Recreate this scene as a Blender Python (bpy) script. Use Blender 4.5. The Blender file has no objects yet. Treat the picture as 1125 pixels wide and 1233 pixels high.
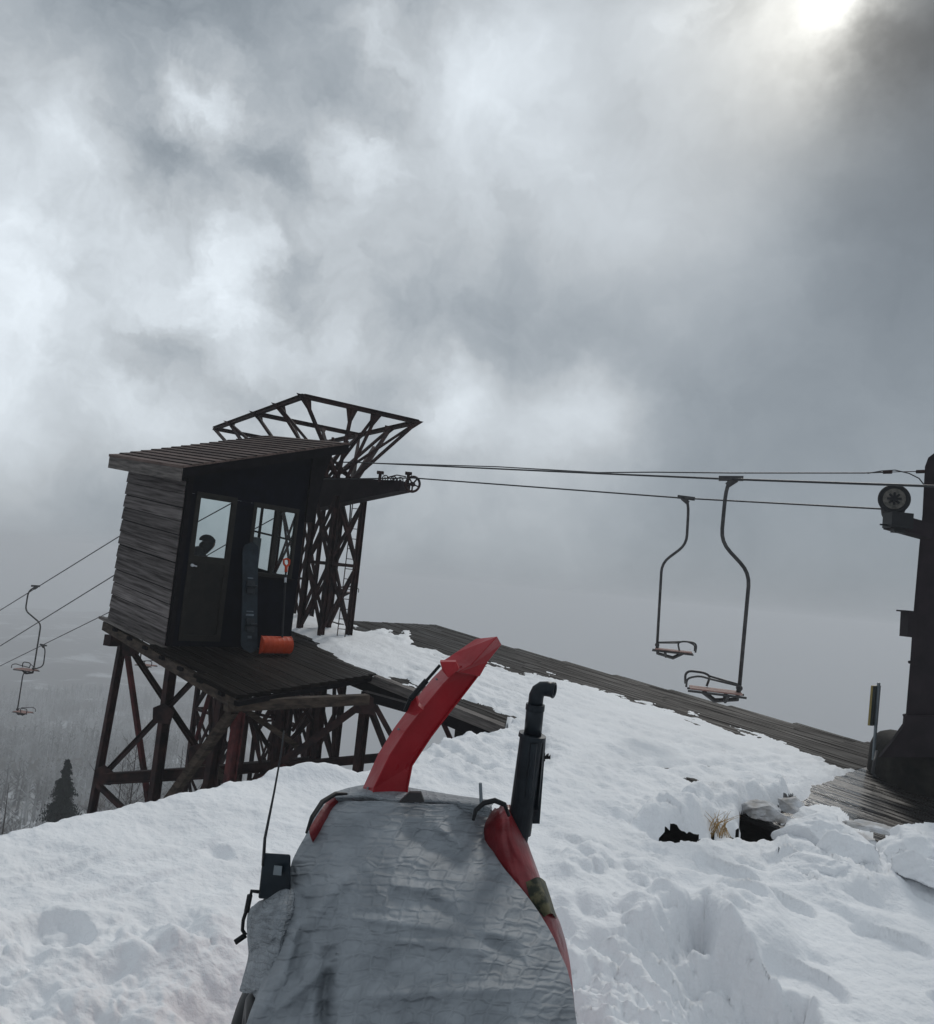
import bpy, math, random
import numpy as np
from mathutils import Vector, Matrix
random.seed(7)
rng = np.random.default_rng(7)
PI = math.pi
scene = bpy.context.scene
COL = scene.collection

# ------------------------------------------------------------------ camera
FPX = 1000.0; CX = 562.5; CY = 616.5
PITCH = math.radians(5.1); ROLL = math.radians(5.7)
FW = Vector((0, math.cos(PITCH), math.sin(PITCH)))
U0 = Vector((0, -math.sin(PITCH), math.cos(PITCH)))
X0 = Vector((1, 0, 0))
XC = math.cos(ROLL)*X0 + math.sin(ROLL)*U0
UC = -math.sin(ROLL)*X0 + math.cos(ROLL)*U0
CAM = Vector((0, 0, 1.7))
def P(x, y, d):
    x = float(x); y = float(y); d = float(d)
    return CAM + d*(FW + XC*((x-CX)/FPX) + UC*((CY-y)/FPX))
def DIR(x, y): return (P(x, y, 1)-CAM).normalized()
def G(x, y, z):
    v = P(x, y, 1)-CAM
    return CAM + v*((z-CAM.z)/v.z)
cam = bpy.data.cameras.new('camera'); camo = bpy.data.objects.new('camera', cam); COL.objects.link(camo)
M = Matrix((XC, UC, -FW)).transposed().to_4x4(); M.translation = CAM
camo.matrix_world = M
cam.sensor_fit = 'HORIZONTAL'; cam.sensor_width = 36; cam.lens = 36*FPX/1125
cam.clip_end = 5000; cam.clip_start = 0.05
scene.camera = camo

# site frame: A runs along the ramp (down to the right), B across it
A = DIR(-478, 449)
Ah = Vector((A.x, A.y, 0)).normalized()
B = Vector((Ah.y, -Ah.x, 0))
N0 = P(200, 778, 12)
NN = A.cross(B).normalized()
if NN.z < 0: NN = -NN
Z = Vector((0, 0, 1))
def L(i, j, k=0): return N0 + A*i + B*j + Z*k
def deckz(x, y): return N0.z - (NN.x*(x-N0.x) + NN.y*(y-N0.y))/NN.z
def onp(x, y, off=0):
    v = P(x, y, 1)-CAM
    return CAM + v*(((N0+Z*off-CAM).dot(NN))/v.dot(NN))

# ------------------------------------------------------------------ noise
def _hash(ix, iy, s):
    h = (ix.astype(np.int64)*374761393 + iy.astype(np.int64)*668265263 + s*974634777) & 0xffffffff
    h = ((h ^ (h >> 13))*1274126177) & 0xffffffff
    return ((h ^ (h >> 16)) & 0xffff)/65535.0
def vnoise(x, y, s=0):
    ix = np.floor(x); iy = np.floor(y); fx = x-ix; fy = y-iy
    fx = fx*fx*fx*(fx*(fx*6-15)+10); fy = fy*fy*fy*(fy*(fy*6-15)+10)
    a = _hash(ix, iy, s); b = _hash(ix+1, iy, s); c = _hash(ix, iy+1, s); d = _hash(ix+1, iy+1, s)
    return (a*(1-fx)+b*fx)*(1-fy) + (c*(1-fx)+d*fx)*fy
def fbm(x, y, o=4, s=0, g=.5):
    t = 0; a = 1; n = 0
    for k in range(o):
        t = t + a*(vnoise(x*2**k+17.3*k, y*2**k-9.1*k, s+k)-.5); n += a; a *= g
    return t/n*2
def ridged(x, y, o=4, s=0):
    t = 0; a = 1; n = 0
    for k in range(o):
        t = t + a*(1-np.abs(vnoise(x*2**k, y*2**k, s+k)*2-1)); n += a; a *= .5
    return t/n
def sstep(e0, e1, x):
    t = np.clip((x-e0)/(e1-e0), 0, 1); return t*t*(3-2*t)
def lumps(x, y, s=0, dens=.7):
    """rounded clods: max of random half-balls in a jittered grid"""
    ix = np.floor(x); iy = np.floor(y); out = np.zeros_like(x)
    for dx in (-1, 0, 1):
        for dy in (-1, 0, 1):
            cx = ix+dx; cy = iy+dy
            px = cx+_hash(cx, cy, s); py = cy+_hash(cx, cy, s+1); r = .25+.5*_hash(cx, cy, s+2)
            on = _hash(cx, cy, s+3) < dens
            d2 = ((x-px)**2+(y-py)**2)/(r*r)
            out = np.maximum(out, np.where(on, np.sqrt(np.clip(1-d2, 0, 1))*r, 0))
    return out
def facets(x, y, s=0):
    """broken slabs: each cell a differently tilted flat piece"""
    ix = np.floor(x); iy = np.floor(y); best = np.full_like(x, 9.); val = np.zeros_like(x)
    for dx in (-1, 0, 1):
        for dy in (-1, 0, 1):
            cx = ix+dx; cy = iy+dy
            px = cx+_hash(cx, cy, s); py = cy+_hash(cx, cy, s+1)
            d = (x-px)**2+(y-py)**2
            v = _hash(cx, cy, s+2)+(x-px)*(_hash(cx, cy, s+3)-.5)*1.4+(y-py)*(_hash(cx, cy, s+4)-.5)*1.4
            m = d < best; val = np.where(m, v, val); best = np.where(m, d, best)
    return val
def poly_sd(px, py, poly):
    """signed distance, positive inside"""
    d = np.full(px.shape, 1e9); ins = np.zeros(px.shape, bool)
    n = len(poly)
    for i in range(n):
        x1, y1 = poly[i]; x2, y2 = poly[(i+1) % n]
        ex, ey = x2-x1, y2-y1
        t = np.clip(((px-x1)*ex+(py-y1)*ey)/(ex*ex+ey*ey+1e-9), 0, 1)
        d = np.minimum(d, np.hypot(px-x1-t*ex, py-y1-t*ey))
        c = ((y1 > py) != (y2 > py)) & (px < (x2-x1)*(py-y1)/((y2-y1) if y2 != y1 else 1e-9)+x1)
        ins ^= c
    return np.where(ins, d, -d)

# ------------------------------------------------------------------ materials
def mat(name, col, rough=.6, metal=0., var=.25, vscale=6., bump=0., bscale=40., col2=None, stretch=(1, 1, 1), spec=.5,
        rvar=0., detail=6., contrast=(.35, .65), attr=None, coat=0., sss=0., frame=None):
    m = bpy.data.materials.new(name); m.use_nodes = True
    nt = m.node_tree; nt.nodes.clear(); N = nt.nodes.new; K = nt.links.new
    out = N('ShaderNodeOutputMaterial'); bs = N('ShaderNodeBsdfPrincipled'); K(bs.outputs[0], out.inputs[0])
    bs.inputs['Roughness'].default_value = rough; bs.inputs['Metallic'].default_value = metal
    bs.inputs['Specular IOR Level'].default_value = spec; bs.inputs['Coat Weight'].default_value = coat
    tc = N('ShaderNodeTexCoord'); mp = N('ShaderNodeMapping'); mp.inputs['Scale'].default_value = stretch
    if frame is not None:   # rotate texture axes into the ramp frame
        at2 = N('ShaderNodeAttribute'); at2.attribute_name = 'tint'
        dd = []
        for ax_ in (A, B, NN):
            q = N('ShaderNodeVectorMath'); q.operation = 'DOT_PRODUCT'; q.inputs[1].default_value = tuple(ax_); K(tc.outputs['Object'], q.inputs[0]); dd.append(q.outputs['Value'])
        cx3 = N('ShaderNodeCombineXYZ'); of = N('ShaderNodeMath'); of.operation = 'MULTIPLY_ADD'; of.inputs[1].default_value = 37.
        K(at2.outputs['Fac'], of.inputs[0]); K(dd[0], of.inputs[2]); K(of.outputs[0], cx3.inputs[0]); K(dd[1], cx3.inputs[1]); K(dd[2], cx3.inputs[2]); K(cx3.outputs[0], mp.inputs['Vector'])
    else:
        K(tc.outputs['Object'], mp.inputs['Vector'])
    n1 = N('ShaderNodeTexNoise'); n1.inputs['Scale'].default_value = vscale; n1.inputs['Detail'].default_value = detail
    n1.inputs['Roughness'].default_value = .6
    K(mp.outputs[0], n1.inputs['Vector'])
    cr = N('ShaderNodeValToRGB'); cr.color_ramp.elements[0].position = contrast[0]; cr.color_ramp.elements[1].position = contrast[1]
    c2 = col2 if col2 else tuple(c*(1+var) for c in col); c1 = col if col2 else tuple(c*(1-var) for c in col)
    cr.color_ramp.elements[0].color = (*c1, 1); cr.color_ramp.elements[1].color = (*c2, 1)
    K(n1.outputs['Fac'], cr.inputs[0]); csock = cr.outputs[0]
    if attr:
        at = N('ShaderNodeAttribute'); at.attribute_name = attr
        mx = N('ShaderNodeMix'); mx.data_type = 'RGBA'; mx.blend_type = 'MULTIPLY'; mx.inputs[0].default_value = 1
        K(csock, mx.inputs[6]); K(at.outputs['Color'], mx.inputs[7]); csock = mx.outputs[2]
    K(csock, bs.inputs['Base Color'])
    if rvar:
        n3 = N('ShaderNodeTexNoise'); n3.inputs['Scale'].default_value = vscale*.7; n3.inputs['Detail'].default_value = 4
        K(mp.outputs[0], n3.inputs['Vector'])
        mr = N('ShaderNodeMapRange'); mr.inputs[1].default_value = .35; mr.inputs[2].default_value = .65
        mr.inputs[3].default_value = max(.03, rough-rvar); mr.inputs[4].default_value = min(1, rough+rvar)
        K(n3.outputs['Fac'], mr.inputs[0]); K(mr.outputs[0], bs.inputs['Roughness'])
    if bump:
        n2 = N('ShaderNodeTexNoise'); n2.inputs['Scale'].default_value = bscale; n2.inputs['Detail'].default_value = 8
        K(mp.outputs[0], n2.inputs['Vector'])
        bp = N('ShaderNodeBump'); bp.inputs['Strength'].default_value = 1; bp.inputs['Distance'].default_value = bump
        K(n2.outputs['Fac'], bp.inputs['Height']); K(bp.outputs[0], bs.inputs['Normal'])
    if sss:
        bs.inputs['Subsurface Weight'].default_value = sss; bs.inputs['Subsurface Radius'].default_value = (.02, .03, .04)
        bs.inputs['Subsurface Scale'].default_value = 1
    return m
ANG = math.atan2(Ah.y, Ah.x)
M_snow = mat('snow', (.85, .865, .885), .75, var=.035, vscale=1.3, bump=.014, bscale=26, spec=.2)
M_deck = mat('wet_boards', (.006, .005, .0045), .6, var=0, vscale=4, col2=(.019, .0155, .0135), spec=.04, stretch=(.35, 6, 3), bump=.004,
             bscale=14, rvar=.2, attr='tint', frame=ANG, contrast=(.3, .75))
M_wet = mat('soaked_boards', (.008, .0072, .007), .30, var=0, vscale=3, col2=(.026, .023, .022), stretch=(.35, 6, 3), bump=.003, bscale=14, rvar=.22, attr='tint', contrast=(.3, .75), spec=.5, frame=ANG)
M_siding = mat('weathered_siding', (.028, .023, .022), .9, spec=.12, vscale=2.6, col2=(.20, .18, .176), stretch=(.5, 4, 12), bump=.006,
               bscale=9, attr='tint', frame=ANG, contrast=(.30, .68))
M_roof = mat('roof_boards', (.06, .040, .035), .75, vscale=4, spec=.15, col2=(.14, .10, .088), stretch=(.5, 5, 5), bump=.003, bscale=12,
             attr='tint', frame=ANG)
M_fascia = mat('grey_timber', (.045, .038, .035), .85, vscale=5, col2=(.17, .15, .138), stretch=(.5, 3, 6), bump=.004, bscale=12, frame=ANG)
M_timber = mat('brown_timber', (.02, .015, .012), .8, spec=.2, vscale=5, col2=(.075, .055, .042), stretch=(1, 1, 4), bump=.004, bscale=14)
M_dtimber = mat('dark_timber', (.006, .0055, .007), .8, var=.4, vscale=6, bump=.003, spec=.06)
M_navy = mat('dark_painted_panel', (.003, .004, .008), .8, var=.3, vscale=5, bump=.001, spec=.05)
M_frame = mat('painted_window_frame', (.014, .013, .011), .7, var=.3, vscale=9, spec=.2)
M_steel = mat('rusted_dark_steel', (.010, .006, .007), .7, vscale=5, col2=(.060, .026, .023), bump=.002, bscale=30, contrast=(.4, .75), spec=.2)
M_rust = mat('red_lead_steel', (.03, .010, .011), .7, spec=.25, vscale=4, col2=(.12, .028, .028), bump=.002, bscale=30)
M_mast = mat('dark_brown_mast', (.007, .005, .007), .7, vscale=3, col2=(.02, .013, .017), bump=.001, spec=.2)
M_conc = mat('dark_concrete', (.006, .006, .006), .85, vscale=3, col2=(.03, .028, .024), bump=.012, bscale=9, spec=.15)
M_black = mat('black_plastic', (.007, .008, .010), .5, var=.3, spec=.25)
M_pipe = mat('sooty_black_pipe', (.008, .011, .015), .42, vscale=9, col2=(.02, .027, .034), metal=.2, rvar=.12, spec=.3)
M_cable = mat('steel_cable', (.03, .032, .035), .5, var=.2, metal=.3)
M_hang = mat('galvanised_hanger', (.028, .028, .03), .5, vscale=12, col2=(.07, .068, .068), metal=.4)
M_seat = mat('weathered_red_slats', (.20, .10, .085), .7, vscale=12, col2=(.34, .22, .19), bump=.002)
M_red = mat('red_paint', (.27, .006, .012), .42, vscale=5, col2=(.36, .012, .02), rvar=.18, bump=.0012, bscale=45, spec=.35)
M_redtarp = mat('red_cover_sheet', (.11, .006, .009), .4, vscale=9, col2=(.24, .02, .026), rvar=.12, bump=.012, bscale=12)
M_camo = mat('grimy_green_patch', (.015, .02, .01), .7, vscale=26, col2=(.11, .10, .05), contrast=(.45, .6))
M_orange = mat('orange_plastic', (.36, .034, .008), .55, vscale=5, col2=(.52, .06, .014), spec=.25, bump=.001)
M_board = mat('snowboard_graphic', (.004, .009, .014), .5, vscale=7, col2=(.012, .022, .032), spec=.2)
M_white = mat('pale_mark', (.45, .47, .5), .6, var=.1)
M_yellow = mat('faded_yellow_plate', (.35, .27, .09), .6, var=.2)
M_green = mat('dark_green_paint', (.02, .03, .028), .5, var=.2)
M_graphic = mat('faded_print', (.06, .08, .10), .5, var=.4)
M_galv = mat('galvanised_post', (.16, .19, .21), .5, var=.2, metal=.3)
M_jacket = mat('black_jacket', (.008, .008, .012), .8, var=.3)
M_skin = mat('skin', (.32, .18, .13), .6, var=.08)
M_bark = mat('grey_bark', (.035, .03, .027), .9, vscale=4, col2=(.085, .075, .07))
M_needle = mat('dark_needles', (.004, .009, .009), .9, vscale=2, spec=.05, col2=(.016, .027, .024))
M_frost = mat('frosted_twigs', (.05, .05, .05), .9, vscale=.03, col2=(.42, .43, .44), contrast=(.40, .58))
M_brush = mat('brown_twigs', (.035, .03, .028), .9, vscale=.3, col2=(.12, .105, .10))
M_gap_shade = mat('gap_shade_black', (.008, .008, .009), .7, vscale=5, col2=(.02, .018, .016), bump=.02, bscale=9)  # near-black colour for the painted shade in the snow gaps
M_grass = mat('dry_grass', (.35, .22, .08), .8, var=.4, vscale=20)
M_dirt = mat('dirty_snow', (.30, .28, .26), .8, vscale=5, col2=(.62, .64, .67), bump=.01, bscale=14)
M_hill = mat('hillside_ground', (.024, .02, .017), .95, vscale=.022, col2=(.5, .52, .54), detail=10, contrast=(.52, .64))

def glass_mat():
    m = bpy.data.materials.new('window_glass'); m.use_nodes = True; nt = m.node_tree; nt.nodes.clear(); N = nt.nodes.new; K = nt.links.new
    out = N('ShaderNodeOutputMaterial'); mx = N('ShaderNodeMixShader'); tr = N('ShaderNodeBsdfTransparent'); gl = N('ShaderNodeBsdfGlossy')
    tc = N('ShaderNodeTexCoord'); nz = N('ShaderNodeTexNoise'); nz.inputs['Scale'].default_value = 4
    K(tc.outputs['Object'], nz.inputs['Vector'])
    cr = N('ShaderNodeValToRGB'); cr.color_ramp.elements[0].color = (.80, .85, .85, 1); cr.color_ramp.elements[1].color = (.88, .92, .92, 1)
    K(nz.outputs['Fac'], cr.inputs[0]); K(cr.outputs[0], tr.inputs[0])
    gl.inputs['Roughness'].default_value = .03
    fr = N('ShaderNodeFresnel'); fr.inputs[0].default_value = 1.45
    fm = N('ShaderNodeMath'); fm.operation = 'MULTIPLY'; fm.inputs[1].default_value = .3; K(fr.outputs[0], fm.inputs[0]); K(fm.outputs[0], mx.inputs[0]); K(tr.outputs[0], mx.inputs[1]); K(gl.outputs[0], mx.inputs[2]); K(mx.outputs[0], out.inputs[0])
    return m
M_glass = glass_mat()

def tarp_mat():
    m = bpy.data.materials.new('woven_grey_tarp'); m.use_nodes = True; nt = m.node_tree; nt.nodes.clear(); N = nt.nodes.new; K = nt.links.new
    out = N('ShaderNodeOutputMaterial'); bs = N('ShaderNodeBsdfPrincipled'); K(bs.outputs[0], out.inputs[0])
    bs.inputs['Roughness'].default_value = .62; bs.inputs['Specular IOR Level'].default_value = .22
    uv = N('ShaderNodeUVMap')
    nz = N('ShaderNodeTexNoise'); nz.inputs['Scale'].default_value = 5; nz.inputs['Detail'].default_value = 7
    K(uv.outputs[0], nz.inputs['Vector'])
    cr = N('ShaderNodeValToRGB'); cr.color_ramp.elements[0].position = .3; cr.color_ramp.elements[1].position = .7
    cr.color_ramp.elements[0].color = (.19, .21, .23, 1); cr.color_ramp.elements[1].color = (.30, .325, .35, 1)
    K(nz.outputs['Fac'], cr.inputs[0])
    # a few grimy specks
    n5 = N('ShaderNodeTexNoise'); n5.inputs['Scale'].default_value = 9; n5.inputs['Detail'].default_value = 3
    K(uv.outputs[0], n5.inputs['Vector'])
    c5 = N('ShaderNodeValToRGB'); c5.color_ramp.elements[0].position = .74; c5.color_ramp.elements[1].position = .80
    K(n5.outputs['Fac'], c5.inputs[0])
    mx = N('ShaderNodeMix'); mx.data_type = 'RGBA'; K(c5.outputs[0], mx.inputs[0]); K(cr.outputs[0], mx.inputs[6]); mx.inputs[7].default_value = (.04, .04, .03, 1)
    K(mx.outputs[2], bs.inputs['Base Color'])
    # crease net: distorted cell edges + wandering horizontal and vertical creases
    nd = N('ShaderNodeTexNoise'); nd.inputs['Scale'].default_value = 7; nd.inputs['Detail'].default_value = 3
    K(uv.outputs[0], nd.inputs['Vector'])
    sub = N('ShaderNodeVectorMath'); sub.operation = 'SCALE'; sub.inputs['Scale'].default_value = .07; K(nd.outputs['Color'], sub.inputs[0])
    ad = N('ShaderNodeVectorMath'); ad.operation = 'ADD'; K(uv.outputs[0], ad.inputs[0]); K(sub.outputs[0], ad.inputs[1])
    hs = None
    for (sc, st, amt) in ((11, (1, 1.35, 1), .9), (4.6, (1, 1.9, 1), 1.1)):
        mp = N('ShaderNodeMapping'); mp.inputs['Scale'].default_value = st; K(ad.outputs[0], mp.inputs['Vector'])
        vo = N('ShaderNodeTexVoronoi'); vo.feature = 'DISTANCE_TO_EDGE'; vo.inputs['Scale'].default_value = sc; vo.inputs['Randomness'].default_value = .42
        K(mp.outputs[0], vo.inputs['Vector'])
        mr = N('ShaderNodeMapRange'); mr.interpolation_type = 'SMOOTHSTEP'; mr.inputs[1].default_value = 0; mr.inputs[2].default_value = .22
        mr.inputs[3].default_value = 0; mr.inputs[4].default_value = amt; K(vo.outputs['Distance'], mr.inputs[0])
        if hs is None: hs = mr.outputs[0]
        else:
            a_ = N('ShaderNodeMath'); K(hs, a_.inputs[0]); K(mr.outputs[0], a_.inputs[1]); hs = a_.outputs[0]
    n7 = N('ShaderNodeTexNoise'); n7.inputs['Scale'].default_value = 22; n7.inputs['Detail'].default_value = 8; K(uv.outputs[0], n7.inputs['Vector'])
    a_ = N('ShaderNodeMath'); a_.operation = 'MULTIPLY_ADD'; K(n7.outputs['Fac'], a_.inputs[0]); a_.inputs[1].default_value = .9; K(hs, a_.inputs[2])
    bp = N('ShaderNodeBump'); bp.inputs['Distance'].default_value = .0046; bp.inputs['Strength'].default_value = .8
    K(a_.outputs[0], bp.inputs['Height']); K(bp.outputs[0], bs.inputs['Normal'])
    return m
M_tarp = tarp_mat()

# ------------------------------------------------------------------ mesh building
class MB:
    def __init__(s): s.v = []; s.f = []; s.t = []; s.tint = 1.
    def add(s, vs, fs):
        o = len(s.v); s.v += [Vector(p) for p in vs]; s.f += [tuple(i+o for i in f) for f in fs]; s.t += [s.tint]*len(vs)
    def hexa(s, c):    # 8 corners: bottom loop 0-3, top loop 4-7
        s.add(c, [(0, 3, 2, 1), (4, 5, 6, 7), (0, 1, 5, 4), (1, 2, 6, 5), (2, 3, 7, 6), (3, 0, 4, 7)])
    def box(s, o, x, y, z):
        o = Vector(o); x = Vector(x); y = Vector(y); z = Vector(z)
        s.hexa([o, o+x, o+x+y, o+y, o+z, o+x+z, o+x+y+z, o+y+z])
    def bar(s, p, q, w, h=None, up=None, q_scale=1.):
        p = Vector(p); q = Vector(q); h = h or w; d = (q-p).normalized(); up = Vector(up) if up is not None else Z
        if abs(d.dot(up)) > .97: up = Vector((.68, .73, 0))
        sx = d.cross(up).normalized(); sy = sx.cross(d).normalized()
        c = []
        for e, k in ((p, 1.), (q, q_scale)):
            c += [e-sx*w*k/2-sy*h*k/2, e+sx*w*k/2-sy*h*k/2, e+sx*w*k/2+sy*h*k/2, e-sx*w*k/2+sy*h*k/2]
        s.hexa(c)
    def ibeam(s, p, q, w, h, up=None, t=None):
        p = Vector(p); q = Vector(q); t = t or w*.14; d = (q-p).normalized(); up = Vector(up) if up is not None else Z
        if abs(d.dot(up)) > .97: up = Vector((.68, .73, 0))
        sx = d.cross(up).normalized(); sy = sx.cross(d).normalized()
        s.bar(p+sy*(h-t)/2, q+sy*(h-t)/2, w, t, up); s.bar(p-sy*(h-t)/2, q-sy*(h-t)/2, w, t, up); s.bar(p, q, t, h-2*t, up)
    def tube(s, pts, r, n=8, caps=True):
        pts = [Vector(p) for p in pts]; rs = r if isinstance(r, (list, tuple)) else [r]*len(pts)
        o = len(s.v); vs = []; fs = []
        t0 = (pts[1]-pts[0]).normalized(); a = Z if abs(t0.z) < .9 else Vector((1, 0, 0))
        sx = t0.cross(a).normalized()
        for i, p in enumerate(pts):
            if i == 0: t = t0
            elif i == len(pts)-1: t = (pts[i]-pts[i-1]).normalized()
            else: t = ((pts[i+1]-p).normalized()+(p-pts[i-1]).normalized()).normalized()
            sx = (sx-t*sx.dot(t)).normalized(); sy = t.cross(sx)
            for k in range(n):
                an = 2*PI*k/n; vs.append(p+(sx*math.cos(an)+sy*math.sin(an))*rs[i])
        for i in range(len(pts)-1):
            for k in range(n):
                fs.append((i*n+k, i*n+(k+1) % n, (i+1)*n+(k+1) % n, (i+1)*n+k))
        if caps: fs.append(tuple(range(n-1, -1, -1))); fs.append(tuple((len(pts)-1)*n+k for k in range(n)))
        s.add(vs, fs)
    def disc(s, c, ax, r, t, n=24, r2=None):      # short cylinder centred on c
        ax = Vector(ax).normalized(); s.tube([Vector(c)-ax*t/2, Vector(c)+ax*t/2], [r, r2 or r], n)
    def torus(s, c, ax, R, r, n=24, m=8):
        ax = Vector(ax).normalized(); a = Z if abs(ax.z) < .9 else Vector((1, 0, 0)); u = ax.cross(a).normalized(); w = ax.cross(u)
        vs = []; fs = []
        for i in range(n):
            t = 2*PI*i/n; e = u*math.cos(t)+w*math.sin(t)
            for k in range(m):
                q = 2*PI*k/m; vs.append(Vector(c)+e*(R+r*math.cos(q))+ax*r*math.sin(q))
        for i in range(n):
            for k in range(m): fs.append((i*m+k, ((i+1) % n)*m+k, ((i+1) % n)*m+(k+1) % m, i*m+(k+1) % m))
        s.add(vs, fs)
    def plate(s, pts, n, t):                       # flat polygon given thickness
        n = Vector(n).normalized()*t; pts = [Vector(p) for p in pts]; k = len(pts)
        s.add(pts+[p+n for p in pts], [tuple(range(k-1, -1, -1)), tuple(range(k, 2*k))]+[(i, (i+1) % k, k+(i+1) % k, k+i) for i in range(k)])
    def build(s, name, m, parent=None, smooth=False, loc=None, bevel=0):
        if parent is not None:
            r = parent
            while r.parent: r = r.parent
            o = r.location.copy()
        else: o = Vector(loc) if loc is not None else Vector((0, 0, 0))
        me = bpy.data.meshes.new(name); me.from_pydata([tuple(p-o) for p in s.v], [], s.f); me.update()
        ca = me.color_attributes.new('tint', 'FLOAT_COLOR', 'POINT')
        ca.data.foreach_set('color', np.repeat(np.array(s.t, dtype=np.float32), 4).reshape(-1, 4).ravel())
        if smooth: me.polygons.foreach_set('use_smooth', [True]*len(me.polygons))
        me.materials.append(m)
        ob = bpy.data.objects.new(name, me); COL.objects.link(ob)
        if parent is not None: ob.parent = parent
        else: ob.location = o
        if bevel:
            bm_ = ob.modifiers.new('bevel', 'BEVEL'); bm_.width = bevel; bm_.segments = 2; bm_.limit_method = 'ANGLE'
        return ob
def grid_mesh(name, V, nx, ny, m, parent=None, keep=None, smooth=True, uv=None, loc=None):
    """V: (ny*nx,3) world array"""
    r = parent
    if r is not None:
        while r.parent: r = r.parent
        o = np.array(r.location)
    else: o = np.array(loc) if loc is not None else np.zeros(3)
    i = np.arange((ny-1)*(nx-1)); a = (i//(nx-1))*nx + i % (nx-1)
    F = np.stack([a, a+1, a+nx+1, a+nx], 1)
    if keep is not None: F = F[keep[F].all(1)]
    used = np.unique(F); remap = np.full(len(V), -1); remap[used] = np.arange(len(used))
    me = bpy.data.meshes.new(name); me.from_pydata((V[used]-o).tolist(), [], remap[F].tolist()); me.update()
    if smooth: me.polygons.foreach_set('use_smooth', [True]*len(me.polygons))
    if uv is not None:
        ul = me.uv_layers.new(name='UVMap'); vi = np.empty(len(me.loops), dtype=np.int64); me.loops.foreach_get('vertex_index', vi)
        ul.data.foreach_set('uv', uv[used][vi].astype(np.float32).ravel())
    me.materials.append(m); ob = bpy.data.objects.new(name, me); COL.objects.link(ob)
    if parent is not None: ob.parent = parent
    else: ob.location = tuple(o)
    return ob
def tag(o, label=None, cat=None, group=None, kind=None):
    if label: o['label'] = label
    if cat: o['category'] = cat
    if group: o['group'] = group
    if kind: o['kind'] = kind
    return o
def thing(name, label, cat, loc=(0, 0, 0), group=None):
    o = bpy.data.objects.new(name, None); o.empty_display_size = .2; COL.objects.link(o); o.location = loc
    return tag(o, label, cat, group)

# ------------------------------------------------------------------ valley terrain
def terr(x, y):
    x = np.asarray(x, float); y = np.asarray(y, float)
    r = np.hypot(x, y-6); az = np.degrees(np.arctan2(x, np.maximum(y-2, 1e-3)))
    az = np.where(y < 2, 90*np.sign(x), az)
    z = -(7+120*(1-np.exp(-r/330)))
    z = z + fbm(x/120, y/120, 5, 5)*16*sstep(60, 300, r) + fbm(x/14, y/14, 3, 9)*1.2*sstep(15, 60, r)
    z = z - sstep(-17, -2, az)*.45*np.maximum(r-14, 0)*(1-.3*sstep(500, 1500, r))
    return z
def build_terrain():
    az = np.radians(np.linspace(-115, 115, 221)); r = np.concatenate([[2, 8, 14, 20, 26], 26*np.power(1900/26, np.linspace(.02, 1, 130))])
    R, T = np.meshgrid(r, az, indexing='ij'); X = R*np.sin(T); Y = 6+R*np.cos(T)
    V = np.stack([X, Y, terr(X, Y)], -1).reshape(-1, 3)
    tag(grid_mesh('hillside', V, len(az), len(r), M_hill), 'dark and snow patched valley side below the ridge', kind='structure')
build_terrain()

def sliver_tree(vs, fs, base, h, n, rnd, spread=.28, thick=.03, cone=False):
    """bare tree as thin three-sided trunk and twigs into shared lists"""
    def sl(p, q, w):
        o = len(vs); d = (q-p).normalized(); sx = d.cross(Vector((rnd.random()-.5, rnd.random()-.5, .2))).normalized(); sy = d.cross(sx)
        vs.extend([p+sx*w, p-sx*w*.5+sy*w*.87, p-sx*w*.5-sy*w*.87, q]); fs.extend([(o, o+1, o+3), (o+1, o+2, o+3), (o+2, o, o+3)])
    base = Vector(base); top = base+Vector((rnd.uniform(-.05, .05)*h, rnd.uniform(-.05, .05)*h, h))
    sl(base, top, thick*2)
    for _ in range(n):
        t = .2+.75*rnd.random(); p = base.lerp(top, t); an = rnd.random()*2*PI; ln = h*spread*(1.15-t)*(.6+.6*rnd.random())
        q = p+Vector((math.cos(an)*ln, math.sin(an)*ln, ln*rnd.uniform(.5, 1.3))); sl(p, q, thick*.8)
        for _k in range(2):
            tt = rnd.uniform(.3, .9); p2 = p.lerp(q, tt); an2 = an+rnd.uniform(-1.2, 1.2); l2 = ln*.5
            sl(p2, p2+Vector((math.cos(an2)*l2, math.sin(an2)*l2, l2*rnd.uniform(.3, 1.2))), thick*.55)
def mesh_obj(name, vs, fs, m, parent=None, loc=(0, 0, 0)):
    o = Vector(loc)
    me = bpy.data.meshes.new(name); me.from_pydata([tuple(v-o) for v in vs], [], fs); me.update(); me.materials.append(m)
    ob = bpy.data.objects.new(name, me); COL.objects.link(ob); ob.parent = parent
    if parent is None: ob.location = loc
    return ob
def forests():
    rnd = random.Random(3)
    for name, label, cat, m, n, r0, r1, h0, h1, nt, th in (
            ('frosted_forest', 'pale frosted bare trees covering the misty valley side', 'forest', M_frost, 6500, 190, 720, 6, 12, 10, .28),
            ('brown_brush', 'brown leafless brush on the slope just below the snow bank', 'brush', M_brush, 1700, 70, 200, 3, 8, 12, .055)):
        vs = []; fs = []
        for _ in range(n):
            r = math.sqrt(rnd.uniform(r0*r0, r1*r1)); az = math.radians(rnd.uniform(-44, -5)); x = r*math.sin(az); y = 6+r*math.cos(az)
            z = float(terr(x, y)); sliver_tree(vs, fs, (x, y, z-.2), rnd.uniform(h0, h1), nt, rnd, thick=th)
        o = mesh_obj(name, vs, fs, m); tag(o, label, cat, kind='stuff')
forests()
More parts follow.
